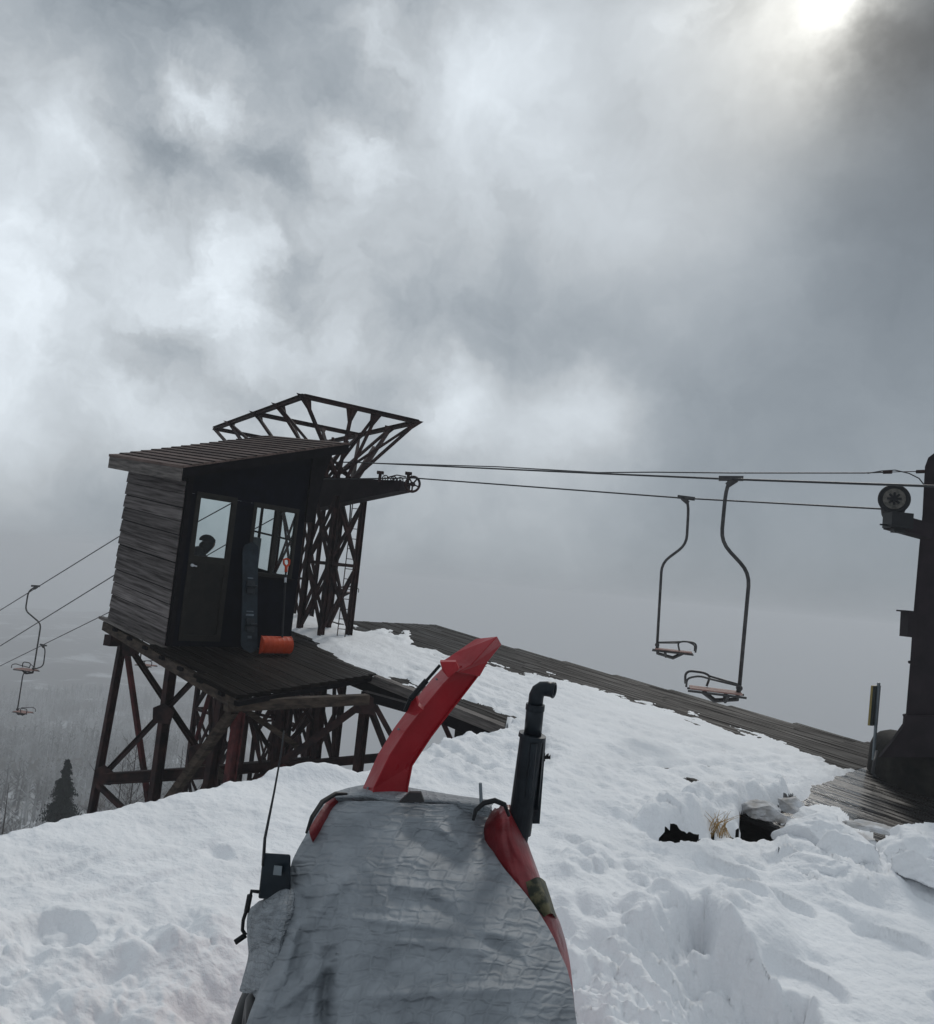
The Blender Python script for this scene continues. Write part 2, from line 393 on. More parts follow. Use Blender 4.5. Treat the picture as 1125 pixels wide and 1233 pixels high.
def bare_trees():
    rnd = random.Random(11)
    spots = [(168, 872, 34, 'tallest bare tree seen between the left trestle legs'), (190, 884, 36, 'bare tree right beside the second trestle leg'),
             (150, 905, 33, 'short bare tree close to the outer trestle leg'), (222, 888, 38, 'bare tree seen through the crossed braces of the trestle'),
             (12, 935, 40, 'brown bare tree at the left picture edge')]
    for px, py, d, lab in spots:
        top = P(px, py, d); z0 = float(terr(top.x, top.y)); h = top.z-z0
        t = thing('bare_tree', lab, 'tree', (top.x, top.y, z0), 'bare trees behind the trestle')
        m = MB(); m.tube([(top.x, top.y, z0-.3), (top.x+.1, top.y, z0+h*.5), (top.x, top.y, z0+h*.97)], [.11, .06, .01], 6); m.build('trunk', M_bark, t)
        vs = []; fs = []
        for k in range(3): sliver_tree(vs, fs, (top.x+rnd.uniform(-.5, .5), top.y+rnd.uniform(-.5, .5), z0+h*.25), h*.72*rnd.uniform(.8, 1), 38, rnd, .3, .014)
        mesh_obj('crown', [v-t.location for v in vs], fs, M_brush, t)
bare_trees()
def conifer():
    rnd = random.Random(5); tip = P(82, 914, 48); z0 = float(terr(tip.x, tip.y)); h = tip.z-z0
    t = thing('conifer', 'dark green conifer standing below the left trestle leg', 'tree', (tip.x, tip.y, z0))
    m = MB(); m.tube([(tip.x, tip.y, z0-.3), (tip.x, tip.y, tip.z-.1)], [.2, .015], 8); m.build('trunk', M_bark, t)
    vs = []; fs = []
    k = 0
    while k < 4200:
        u = rnd.random()**.7*min(h*.85, 14); z = tip.z-u; R = .10+.30*u*(.5+.85*rnd.random()); R = min(R, 3.0)
        if math.sin(u*5.1+rnd.random()*.9) < -.55: R *= .6
        an = rnd.random()*2*PI; p = Vector((tip.x, tip.y, z)); d = Vector((math.cos(an), math.sin(an), 0)); q = p+d*R+Z*(-.38*R+rnd.uniform(-.1, .1))
        for s in range(7):
            f = .25+.75*s/6; c = p.lerp(q, f); w = (.06+.09*(1-f))*(.6+.05*u)
            sd = d.cross(Z); o = len(vs)
            vs.extend([c-sd*w+Z*rnd.uniform(-.12, .02), c+d*w*1.1+Z*rnd.uniform(-.08, .08), c+sd*w+Z*rnd.uniform(-.12, .02), c-d*w*.3+Z*.05]); fs.append((o, o+1, o+2, o+3))
        k += 1
    mesh_obj('crown', [v-t.location for v in vs], fs, M_needle, t)
conifer()

# ------------------------------------------------------------------ snow ground
CRX = [-700, -300, 0, 60, 100, 200, 250, 300, 345, 372, 400, 430, 455, 480, 500, 520, 545, 560, 580, 600, 614, 630]
CRY = [1165, 1078, 1010, 996, 986, 966, 955, 944, 933, 930, 931, 937, 931, 917, 907, 905, 893, 896, 888, 886, 872, 868]
TOPL = [(352, 743), (372, 741), (400, 751), (418, 757), (440, 765), (462, 763), (476, 769), (490, 767), (496, 778), (520, 785), (560, 791), (600, 799),
        (650, 812), (700, 824), (760, 841), (820, 857), (880, 875), (930, 886), (975, 903), (1022, 926)]
COVER = TOPL+[(978, 944), (962, 956), (955, 975), (893, 984), (860, 960), (700, 940), (655, 905), (640, 872), (629, 864), (600, 857), (560, 843), (505, 823), (474, 812), (440, 800), (412, 788), (395, 776), (384, 770), (366, 760), (350, 752)]
BARE = [(1022, 926), (978, 944), (962, 962), (935, 976), (897, 983), (889, 990), (893, 1003), (908, 1011), (934, 1010), (941, 988), (968, 976), (997, 971), (1013, 979),
        (1028, 1000), (1050, 1008), (1056, 1021), (1065, 1024), (1067, 1008), (1082, 1000), (1125, 996), (1500, 980), (1500, 700), (1100, 700)]
HOLE2 = [(792, 1013), (806, 1009), (818, 1007), (830, 1009), (840, 1008), (842, 1012), (834, 1016), (812, 1019), (798, 1018)]
FRONT_EDGE = [(740, 975), (757, 990), (770, 1005), (800, 1017), (850, 1009), (895, 1011), (935, 1012), (941, 990)]
def snow_h(px, py, a, b):
    """thickness over the board plane; px,py are its picture-scale coordinates, a,b metres in the ramp frame"""
    ramp = sstep(2.6, 3.1, b)
    h = .035+.03*fbm(a/1.3, b/1.3, 3, 21)+.022*fbm(a/.35, b/.35, 4, 31)
    h = h+.016*fbm(a/.11, b/.11, 4, 35)+.012*(ridged(a/.2, b/.17, 3, 37)-.5)
    fine = .05*(ridged(a/.28+.3*fbm(a/.2, b/.2, 2, 38), b/.22, 4, 39)-.5)
    # wind ripples along the slope, trodden dents
    h = h+.016*(ridged(a/1.2+3, b/.28, 3, 41)-.5)
    h = h-.05*np.clip(lumps(a/.55, b/.4, 51, .38)-.12, 0, 1)
    # hard clods where the plough threw snow
    right = sstep(640, 720, px)*sstep(1010, 1075, py+.12*(px-700)*0)
    cl = lumps(a/.16, b/.16, 61, .6)
    rough = np.maximum(sstep(1020, 1090, py-.35*(px-700))*sstep(655, 690, px), 0)*1.0
    band = np.exp(-((py-(1055+.45*(px-690)))/45.)**2)*sstep(650, 680, px)*(1-sstep(860, 940, px))
    wa = a+.06*fbm(a/.12, b/.12, 3, 62); wb = b+.06*fbm(a/.12+7, b/.12, 3, 63)
    h = h+band*(.06+.11*ridged(a/.3, b/.3, 3, 71)*lumps(wa/.24, wb/.24, 66, .8)*2.2+fine*1.2)
    low = np.clip(poly_sd(px, py, [(655, 1090), (700, 1130), (770, 1125), (850, 1100), (872, 1130), (905, 1160), (935, 1185), (975, 1195), (990, 1240), (1000, 1500), (600, 1500)])/34., -.5, 1)
    lowm = sstep(-.08, .42, low)*(.30+.70*sstep(770, 870, px-.3*(py-1150)))
    h = h-lowm*(.38+.06*fbm(a/.3, b/.3, 4, 81))+sstep(-.3, .4, low)*(.11*lumps(wa/.2, wb/.2, 91, .75)+fine*1.3+.03*fbm(a/.07, b/.07, 3, 92))
    wallm = np.clip(lowm*(1-lowm)*4, 0, 1); h = h+wallm*(.16*(ridged((a+b)/.16, (a-b)/.6, 3, 97)-.5)+.06*fbm(a/.1, b/.1, 3, 98))
    # broken slab standing over the cut
    h = h+.14*sstep(-20, 18, poly_sd(px, py, [(845, 1095), (870, 1075), (895, 1080), (930, 1085), (935, 1120), (960, 1150), (905, 1150), (870, 1128)]))*(.7+.5*ridged(a/.25, b/.3, 3, 95))
    # piled blocks in front of the boards
    blk = sstep(-12, 10, poly_sd(px, py, [(940, 1010), (955, 1000), (1010, 1000), (1060, 1040), (1075, 1020), (1250, 1015), (1250, 1085), (1100, 1080), (1000, 1085), (935, 1060)]))
    h = h+blk*(.06+.07*facets(a/.42, b/.42, 101)+.05*lumps(wa/.2, wb/.2, 102, .7)+fine*.7)
    # heap behind the dark gap
    heap = sstep(-6, 8, poly_sd(px, py, [(762, 998), (775, 985), (820, 975), (880, 968), (940, 960), (985, 948), (962, 962), (935, 976), (893, 984), (890, 1003), (860, 1003), (835, 1007), (800, 1010)]))
    h = h+heap*(.19+.12*lumps(wa/.3, wb/.3, 111, .9)+.06*fbm(a/.13, b/.13, 4, 112)+fine)
    hol = sstep(-6, 5, poly_sd(px, py, [(750, 990), (770, 1002), (800, 1019), (850, 1012), (893, 1014), (938, 1014), (945, 992), (893, 988), (868, 990), (840, 998), (800, 1000), (775, 988)]))
    h = h-hol*(.09+.04*fbm(a/.1, b/.1, 3, 117))
    crumb = np.exp(-(poly_sd(px, py, [(742, 990), (800, 965), (900, 950), (1000, 940), (1030, 1000), (1100, 1010), (1130, 1060), (1000, 1080), (930, 1030), (800, 1030)])-4)**2/400.)
    h = h+crumb*.05*lumps(wa/.09, wb/.09, 118, .55)
    # near-left rim
    lf = sstep(1085, 1140, py)*(1-sstep(255, 300, px))
    h = h+lf*(.12*lumps(wa/.4, wb/.4, 121, .7)+.08*fbm(a/.22, b/.22, 4, 125)+fine)
    h = h+.10*np.exp(-((px-215)/70.)**2-((py-1170)/22.)**2)
    h = h-.16*np.exp(-((px-285)/45.)**2-((py-1215)/45.)**2)
    # slope left of the ramp: lumpy spill
    sp = sstep(430, 520, px)*(1-sstep(640, 700, px))*(1-sstep(925, 975, py))
    h = h+sp*(.07*lumps(wa/.28, wb/.28, 131, .8)+.06*fbm(a/.22, b/.22, 4, 135)+fine*1.4)
    far = sstep(620, 700, px)*(1-sstep(955, 985, py)); h = h+far*(fine*.9+.03*lumps(wa/.3, wb/.22, 141, .5)+.03*fbm(a/.5, b/.3, 4, 143))
    # ski and sled tracks across the lower right
    tr = sstep(700, 760, px)*sstep(1015, 1035, py)*(1-sstep(1100, 1130, py)); h = h-tr*.05*np.clip(ridged(a/1.5, (b+.35*a)/.33, 2, 151)-.62, 0, 1)*2
    h = h+.11*np.exp(-((px-372)/52.)**2-((py-937)/6.)**2)
    for (x0, y0, x1, y1, wd, dp) in ((0, 1062, 140, 1025, 3.5, .02), (0, 1072, 150, 1035, 3.5, .02), (60, 1100, 235, 1052, 4, .022), (150, 1048, 290, 1012, 3, .018), (700, 930, 1000, 915, 3, .03),
                                 (720, 1040, 900, 1062, 3, .022), (730, 1030, 960, 1075, 3, .022), (760, 1025, 1125, 1110, 3, .022), (870, 1075, 1125, 1130, 4, .015), (250, 1110, 120, 1150, 5, .02)):
        ex, ey = x1-x0, y1-y0; t = np.clip(((px-x0)*ex+(py-y0)*ey)/(ex*ex+ey*ey), 0, 1); dd = np.hypot(px-x0-t*ex, py-y0-t*ey)
        h = h-dp*np.exp(-(dd/wd)**2)*np.sqrt(np.clip(np.minimum(t, 1-t)*5, 0, 1))+dp*.5*np.exp(-((dd-wd*1.8)/wd)**2)*np.sqrt(np.clip(np.minimum(t, 1-t)*5, 0, 1))
    ft = lumps(a/.42, b/.30, 161, .16); h = h-.07*sstep(.05, .42, ft)*sstep(965, 1000, py)   # scattered boot prints
    return h
def build_snow():
    xs = np.concatenate([np.linspace(-700, -60, 70), np.arange(-55, 1185, 2.1), np.linspace(1190, 1700, 60)])
    ys = np.concatenate([np.arange(738, 880, .9), np.arange(880.5, 1000, 1.4), np.arange(1001, 1262, 2.1), np.linspace(1266, 1750, 90)])
    PX, PY = np.meshgrid(xs, ys)
    cry = np.interp(PX, CRX, CRY)+fbm(PX/26, PX*0, 3, 3)*3
    cov = poly_sd(PX, PY, COVER)
    left = PX < 632
    inground = np.where(left, PY >= cry, True)
    clampzone = left & (PY < cry) & (cov < -14)
    PYc = np.where(left & (PY < cry) & (cov < -9) & (cry-PY < 30), cry, PY)
    dx = (PX-CX)/FPX; dy = (CY-PYc)/FPX
    V = np.array(FW)[None, None]+dx[..., None]*np.array(XC)+dy[..., None]*np.array(UC)
    t = ((N0-CAM).dot(NN))/(V@np.array(NN)); W = np.array(CAM)+V*t[..., None]
    rel = W-np.array(N0); a = rel@np.array(Ah)/float(A.dot(Ah)); b = rel@np.array(B)
    h = snow_h(PX, PYc, a, b)
    # ramp snow: thin, ragged
    edge = fbm(a/.5, b/.5, 4, 201)*9+fbm(a/.12, b/.12, 3, 205)*4
    sdc = cov+edge*np.where(PX < 470, .45, 1.)+6*(1-sstep(470, 600, PX))
    hc = np.minimum(.007*(sdc-2), .06)+.02*fbm(a/.25, b/.25, 4, 211)+.02*lumps(a/.15, b/.15, 215, .6)*sstep(2, 14, sdc)
    streak = ridged(a/1.6, b/.16, 3, 221)
    hc = hc-.03*sstep(.55, .8, streak)*sstep(440, 560, PX)*(1-sstep(640, 760, PX))
    ong = left & (PYc >= cry-.01)
    wgt = sstep(660, 800, PX+(PY-850)*.5)
    topline = np.interp(PX, [p[0] for p in TOPL], [p[1] for p in TOPL])
    upper = (PYc-topline)*.8+edge
    hr = h*wgt*sstep(0, 30, upper)+hc*(1-wgt)
    hr = np.where(PX > 1018, h, hr)
    # near the right hand ground rows use the ground height only
    gr = sstep(900, 935, PY)
    hr = hr*(1-gr)+h*gr
    upm = np.clip(upper*.006-.01, -1, .3)
    hr = np.where(PX <= 1018, np.minimum(hr, upm+.03*sstep(0, 10, upper)), hr)
    hh = np.where(ong, h, np.where(left, np.where(PY > 868, h, hc), hr))
    bare = poly_sd(PX, PYc, BARE)
    nb = np.where(PY < 970, edge*.8, edge*.25)
    hb = -(bare+nb)*.006; hb = np.where(PY > 966, 9, hb)
    hh = np.where(PX > 880, np.minimum(hh, hb+.01), hh)
    h2 = -(poly_sd(PX, PYc, HOLE2)+edge*.05)*.06
    keep = (hh > -.035) | ((PYc > 1030) & (PX < 1045)) | (PYc > 1040)
    keep &= ~((bare+edge*.25 > 1.5) & (PY > 966)) & ~((poly_sd(PX, PYc, HOLE2)+edge*.2 > 0) & (PX > 770) & (PX < 870))
    keep &= ~((PX > 1018) & (PYc < 926))
    keep &= ~(left & (PY < cry-.01) & (cov < -9) & ~(cry-PY < 30))
    keep &= ~(left & (PY < cry-.01) & (cov+edge < -12))| (PYc != PY)
    keep &= (t > 0)
    W[..., 2] += hh
    V3 = W.reshape(-1, 3)
    tag(grid_mesh('snow_ground', V3, len(xs), len(ys), M_snow, keep=keep.ravel()), 'trodden snow on the ridge and over the ramp', kind='structure')
    # bank dropping away behind the crest
    cx_ = np.arange(-700, 640, 4.)
    crw = np.array([list(onp(x, float(np.interp(x, CRX, CRY)))) for x in cx_])
    s = np.concatenate([[-.45, -.2, -.04, .03, .1, .2, .35, .5], np.linspace(.8, 24, 50)])
    out = np.stack([np.full(len(cx_), -.35), np.full(len(cx_), .94)], 1)
    rows = []
    for si in s:
        q = crw.copy(); q[:, 0] += out[:, 0]*si; q[:, 1] += out[:, 1]*si
        dz = np.array([deckz(x, y) for x, y in q[:, :2]])
        q[:, 2] = dz-(.8*(math.sqrt(si*si+.06)-.245) if si > 0 else 0)-.06+(.25*fbm(q[:, 0]/1.5, q[:, 1]/1.5, 3, 7)*min(1, max(si, 0)/2))
        if si > 0: q[:, 2] -= .06*si
        rows.append(q)
    tag(grid_mesh('snow_bank', np.concatenate(rows), len(cx_), len(s), M_snow), 'snow bank falling away behind the crest', kind='structure')
build_snow()
# dark sheet standing in for the shade under the snow and board end
def gap_shade():
    m = MB(); k = 26; vs = []; fs = []
    for i in range(k):
        for j in range(k):
            a = -10.2+4.4*i/(k-1); b = -2.2+10.6*j/(k-1); p = L(a, b, -.40+.06*math.sin(i*2.1+j*1.3)+random.uniform(-.03, .03)); vs.append(p)
    for i in range(k-1):
        for j in range(k-1): fs.append((i*k+j, i*k+j+1, (i+1)*k+j+1, (i+1)*k+j))
    m.add(vs, fs); tag(m.build('gap_shade', M_gap_shade, smooth=True), 'near-black sheet standing in for the shade in the gap under the snow', kind='structure')
gap_shade()
def dry_grass():
    c = onp(866, 1003, .02); t = thing('dry_grass_tuft', 'small tuft of dry yellow grass poking out at the snow gap', 'grass tuft', c)
    m = MB(); rnd = random.Random(2)
    for k in range(34):
        an = rnd.random()*2*PI; ln = rnd.uniform(.10, .22); tip = c+Vector((math.cos(an)*ln*.55, math.sin(an)*ln*.5, ln))
        p0 = c+Vector((rnd.uniform(-.14, .14), rnd.uniform(-.05, .05), -.05)); m.tube([p0, p0.lerp(tip, .5)+Z*.03, tip+Vector((rnd.uniform(-.1, .1), 0, -.02))], [.004, .003, .001], 4)
    m.build('blades', M_grass, t)
dry_grass()
# broken snow blocks
def snow_block(px, py, d, sx, sy, sz, rot, seed, label, m=M_snow, name='snow_block', cat='snow block', group='broken snow blocks beside the ramp'):
    c = P(px, py, d); nx = 15
    me = bpy.data.meshes.new(name); import bmesh as _b
    bm = _b.new(); _b.ops.create_cube(bm, size=1); _b.ops.subdivide_edges(bm, edges=bm.edges, cuts=22, use_grid_fill=True)
    V = np.array([v.co[:] for v in bm.verts]); r = random.Random(seed)
    # cut by random planes for broken faces
    for k in range(7):
        n = np.array([r.uniform(-1, 1), r.uniform(-1, 1), r.uniform(-.2, 1)]); n /= np.linalg.norm(n); dd = r.uniform(.33, .48)
        s = V@n-dd; V = V-np.outer(np.clip(s, 0, None), n)
    V += (fbm(V[:, 0]*4+seed, V[:, 1]*4+V[:, 2]*3, 4, seed)[:, None])*.13*V/np.maximum(np.linalg.norm(V, axis=1, keepdims=True), .1)
    for v, q in zip(bm.verts, V): v.co = (q[0]*sx, q[1]*sy, q[2]*sz)
    bm.to_mesh(me); bm.free(); me.materials.append(m); me.polygons.foreach_set('use_smooth', [True]*len(me.polygons))
    o = bpy.data.objects.new(name, me); COL.objects.link(o); o.location = c; o.rotation_euler = rot
    tag(o, label, cat, group); return o
snow_block(982, 1004, 7.9, .55, .5, .38, (.1, .15, .5), 1, 'largest broken snow block, in front of the wet boards')
snow_block(1020, 1030, 7.5, .42, .4, .34, (-.3, .35, .2), 2, 'tilted snow block leaning right of the largest one')
snow_block(1103, 1022, 7.7, .55, .5, .30, (.1, -.1, -.3), 3, 'flat topped snow block at the right picture edge')
snow_block(988, 1048, 7.1, .55, .42, .20, (.2, -.2, .1), 4, 'low snow slab below the largest snow block')
snow_block(1118, 1050, 7.2, .35, .4, .22, (0, .3, .4), 5, 'small snow block under the flat topped one at the right edge')
snow_block(918, 973, 8.6, .40, .3, .16, (.1, .1, .2), 6, 'greyish icy lump hanging over the dark gap', M_dirt)
snow_block(953, 968, 8.9, .34, .25, .12, (.1, -.1, .7), 7, 'small dirty ice lump at the edge of the boards, right of the gap', M_dirt)
snow_block(1052, 996, 8.5, .55, .22, .06, (0, .05, -.35), 8, 'flat dirty snow remnant lying on the wet boards', M_dirt)


# ------------------------------------------------------------------ wooden ramp and platform
def boards(mb, a0, a1, b0, b1, w=.19, th=.05, seglen=3.2, off=0, slant=None, rnd=random.Random(4), dcrop=None):
    b = b0
    while b < b1-1e-3:
        a = a0+(0 if dcrop is None else dcrop(b))
        aend = a1 if slant is None else slant(b)
        start = a
        a += -rnd.random()*seglen if False else 0
        while a < aend-.01:
            e = min(aend, a+seglen*rnd.uniform(.7, 1.2)); mb.tint = rnd.uniform(.55, 1.25)
            dz = off+rnd.uniform(-.004, .004)
            mb.box(L(a+.004, b+.006, dz-th), A*(e-a-.008), B*(min(w, b1-b)-.012), Z*th)
            a = e
        b += w
    mb.tint = 1
ramp = thing('boarded_ramp', 'long wet boarded unloading ramp partly under snow, sloping down to the dark mast', 'ramp', L(-3, 5, -.1))
m = MB(); boards(m, -7.35, 2.9, 2.66, 8.4, off=-.012)
m.build('deck_boards', M_deck, ramp)
m = MB(); boards(m, -9.15, -7.35, 2.66, 8.4, off=-.012)
m.build('wet_boards', M_wet, ramp)
m = MB(); boards(m, -9.15, 2.2, 8.4, 9.75, off=-.012, slant=lambda b: 2.9-(b-8.0)*6.2); m.build('outer_boards', M_deck, ramp)
m = MB(); m.box(L(-5.6, 2.50, -.15), A*5.2, B*.16, Z*.135); m.build('edge_plank', M_fascia, ramp)
m = MB(); m.box(L(-5.3, 2.62, -.34), A*4.6, B*.14, Z*.18); m.build('edge_girder', M_dtimber, ramp)
for i in range(9):
    a = -4.6+i*.8; m = MB(); m.box(L(a, 2.78, -.26), A*.12, B*5.4, Z*.19); m.build('joist', M_dtimber, ramp)
m = MB(); m.box(L(-4.6, 7.7, -.4), A*7, B*.15, Z*.18); m.build('far_girder', M_dtimber, ramp)

plat = thing('trestle_platform', 'high steel and timber trestle platform carrying the lift cabin', 'platform', L(-.5, 1, -3))
m = MB(); boards(m, -2.62, 2.08, -.02, 2.62, w=.2, dcrop=lambda b: .32*(b+.42)); boards(m, -2.62, -1.55, -.40, -.21, w=.19, dcrop=lambda b: .02); boards(m, -2.60, .1, -.21, -.02, w=.19, dcrop=lambda b: .06); m.build('deck_boards', M_deck, plat)
m = MB(); m.bar(L(-2.58, -.33, -.125), L(2.1, .02, -.145), .10, .135); m.build('edge_beam', M_timber, plat)
m = MB(); m.box(L(-.1, -.11, -.035), A*2.2, B*.085, Z*.04); m.build('wall_ledge', M_fascia, plat)
for i in range(7):
    m = MB(); a = -2.3+i*.62; m.box(L(a, -.43+.075*(a+2.6), -.10), A*.10, B*.045, Z*.045); m.build('joist_end', M_dtimber, plat)
m = MB(); m.bar(L(-2.66, -.42, -.085), L(-1.62, 2.62, -.085), .08, .06); m.build('front_edge_beam', M_dtimber, plat)
m = MB(); m.bar(P(129, 771, 13.7), P(162, 772, 14.2), .16, .18); m.build('cap_beam', M_steel, plat)
def member(name, p, q, w, mt, parent, kind='bar', h=None, ext=0, qs=1):
    p = P(*p); q = P(*q)
    if ext: q = q+(q-p).normalized()*ext
    mm = MB()
    if kind == 'bar': mm.bar(p, q, w, h or w, q_scale=qs)
    else: mm.ibeam(p, q, w, h or w)
    return mm.build(name, mt, parent)
member('leg', (147, 778, 13.4), (108, 992, 12.9), .105, M_steel, plat, 'i', ext=2.5)
member('leg', (152, 778, 13.6), (179, 968, 12.9), .07, M_rust, plat, ext=2.5)
member('leg', (207, 800, 12.3), (184, 972, 12.1), .13, M_steel, plat, 'i', ext=2.5)
member('leg', (270, 836, 11.4), (251, 950, 11.4), .13, M_steel, plat, 'i', ext=3)
member('leg', (288, 858, 10.9), (275, 950, 10.9), .12, M_rust, plat, 'i', ext=3)
member('leg', (344, 826, 11.6), (330, 940, 11.6), .12, M_steel, plat, 'i', ext=3)
member('leg', (389, 818, 12.6), (378, 940, 12.6), .11, M_steel, plat, 'i', ext=3)
member('leg', (440, 848, 11.5), (429, 945, 11.5), .11, M_steel, plat, 'i', ext=3)
member('leg', (403, 815, 13.4), (401, 940, 13.4), .045, M_steel, plat, ext=3)
member('brace', (158, 782, 13.4), (242, 908, 11.9), .07, M_steel, plat, 'i')
member('brace', (128, 930, 12.9), (240, 812, 12.0), .065, M_steel, plat, 'i')
member('brace', (118, 945, 12.8), (165, 990, 12.3), .07, M_steel, plat)
member('horizontal_beam', (120, 938, 12.9), (252, 930, 11.9), .15, M_steel, plat, 'i', .17)
member('horizontal_beam', (236, 930, 12.6), (372, 918, 12.9), .14, M_steel, plat, 'i', .15)
member('horizontal_beam', (330, 924, 11.8), (462, 912, 12.1), .10, M_steel, plat, 'i', .11)
member('diagonal_strut', (281, 856, 10.8), (200, 968, 11.3), .11, M_timber, plat, ext=1)
member('brace', (256, 824, 13.2), (234, 898, 12.9), .05, M_rust, plat)
member('brace', (252, 824, 13.6), (255, 905, 13.6), .05, M_steel, plat)
member('brace', (236, 912, 12.2), (292, 950, 11.4), .10, M_timber, plat, ext=1)
member('brace', (436, 848, 11.5), (368, 898, 11.5), .10, M_steel, plat)
member('brace', (368, 898, 11.5), (300, 945, 11.5), .10, M_steel, plat)
member('brace', (444, 848, 11.5), (466, 905, 12.3), .07, M_steel, plat)
member('brace', (452, 850, 11.5), (476, 894, 11.5), .07, M_steel, plat)
member('brace', (372, 868, 12.3), (336, 905, 12.3), .06, M_steel, plat)
member('brace', (300, 858, 11.2), (360, 900, 11.6), .07, M_timber, plat)
member('brace', (300, 862, 11.6), (314, 920, 11.6), .05, M_steel, plat)
member('brace', (300, 862, 11.6), (334, 916, 12.0), .05, M_steel, plat)
member('brace', (296, 862, 11.6), (290, 925, 11.6), .04, M_steel, plat)
member('brace', (302, 858, 12.0), (345, 868, 12.4), .04, M_steel, plat)
member('brace', (303, 866, 12.0), (345, 885, 12.4), .04, M_steel, plat)
member('brace', (345, 925, 11.4), (290, 955, 11.0), .11, M_rust, plat)
member('brace', (310, 832, 12.4), (340, 880, 12.6), .05, M_steel, plat)
member('brace', (340, 832, 12.4), (310, 880, 12.6), .05, M_steel, plat)
member('brace', (352, 836, 12.8), (386, 880, 12.8), .05, M_steel, plat)
member('brace', (386, 832, 12.8), (352, 880, 12.8), .05, M_steel, plat)
member('brace', (530, 862, 12.0), (548, 902, 12.0), .07, M_rust, plat, ext=.6)
member('timber_beam', (272, 850, 10.1), (442, 842, 11.3), .14, M_timber, plat, h=.13)
member('timber_beam', (438, 837, 11.62), (492, 852, 11.2), .13, M_dtimber, plat, h=.12)
for p in ((158, 780, 13.3), (125, 934, 12.8), (240, 908, 11.9), (440, 848, 11.45), (196, 860, 12.05)):
    c = P(*p); m = MB(); m.plate([c+Vector(v) for v in ((-.13, 0, -.13), (.13, 0, -.13), (.16, 0, .06), (0, 0, .16), (-.15, 0, .08))], (.2, -1, 0), .02); m.build('gusset', M_steel, plat)
pier = thing('stone_pier', 'squat dark pier under the near end of the ramp', 'pier', P(563, 930, 11.8))
m = MB(); c = P(563, 868, 11.8); m.box(c+Vector((-.16, -.1, -2.0)), (.20, 0, 0), (0, .5, 0), (0, 0, 2.0)); m.box(c+Vector((.055, -.05, -2.0)), (.10, 0, 0), (0, .4, 0), (0, 0, 1.93)); m.build('pier_body', M_conc, pier)

# ------------------------------------------------------------------ cabin
cab = thing('lift_cabin', 'small weathered plank lift operator cabin with slanting board roof', 'cabin', L(.9, 1, 0))
W_, D_, H_ = 2.15, 1.92, 2.36
def roofz(j): return 2.60+(j+.30)*(3.52-2.60)/2.95
H_ = 2.42
mb = MB(); mb.box(L(.01, -.02, -.01), A*(D_-.02), B*.02, Z*H_); mb.build('side_backing', M_dtimber, cab)  # black sheet behind the boards, paints shadow lines into their gaps
mb = MB(); rnd = random.Random(8); nb = 12; bh = H_/nb
for k in range(nb):
    mb.tint = rnd.uniform(.65, 1.25); z0 = k*bh+rnd.uniform(-.006, .006); j0 = -.028; lean = .016
    for (s0, s1) in ((0, D_*.55), (D_*.55, D_)) if k % 3 == 1 else ((0, D_),):
        a0 = s0+.002-(.01*rnd.random() if s0 == 0 else 0); c = [L(a0, j0-lean, z0+.005), L(s1, j0-lean, z0+.005), L(s1, -.022, z0+.005), L(a0, -.022, z0+.005),
             L(a0, j0, z0+bh-.009), L(s1, j0, z0+bh-.009), L(s1, -.022, z0+bh-.009), L(a0, -.022, z0+bh-.009)]
        mb.hexa(c)
mb.tint = 1; mb.build('side_wall', M_siding, cab)
m = MB(); m.box(L(-.02, .0, -.02), A*.1, B*.09, Z*(roofz(.05)-.16)); m.build('corner_post', M_dtimber, cab)
# back wall with wide window opening, right wall with window opening
def wall_with_hole(p0, u, ulen, w, hts, hole, name, mt, th=.06):
    """p0 bottom corner, u direction, w thickness dir, hts (h at start, h at end); hole=(u0,u1,z0,z1)"""
    u0, u1, z0, z1 = hole; m = MB(); hl = lambda t: hts[0]+(hts[1]-hts[0])*t/ulen
    def pc(a, b, za, zb0, zb1):
        m.hexa([p0+u*a+Z*za, p0+u*b+Z*za, p0+u*b+w*th+Z*za, p0+u*a+w*th+Z*za, p0+u*a+Z*zb0, p0+u*b+Z*zb1, p0+u*b+w*th+Z*zb1, p0+u*a+w*th+Z*zb0])
    pc(0, u0, 0, hl(0), hl(u0)); pc(u1, ulen, 0, hl(u1), hl(ulen)); pc(u0, u1, 0, z0, z0); pc(u0, u1, z1, hl(u0), hl(u1))
    return m.build(name, mt, cab)
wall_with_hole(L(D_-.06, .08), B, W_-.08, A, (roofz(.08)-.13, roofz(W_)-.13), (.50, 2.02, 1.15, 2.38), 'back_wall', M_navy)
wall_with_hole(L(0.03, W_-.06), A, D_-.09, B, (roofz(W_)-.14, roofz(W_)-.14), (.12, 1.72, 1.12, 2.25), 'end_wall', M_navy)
m = MB(); m.box(L(.0, .09, .01), A*(D_-.06), B*(W_-.15), Z*.03); m.build('floor', M_dtimber, cab)
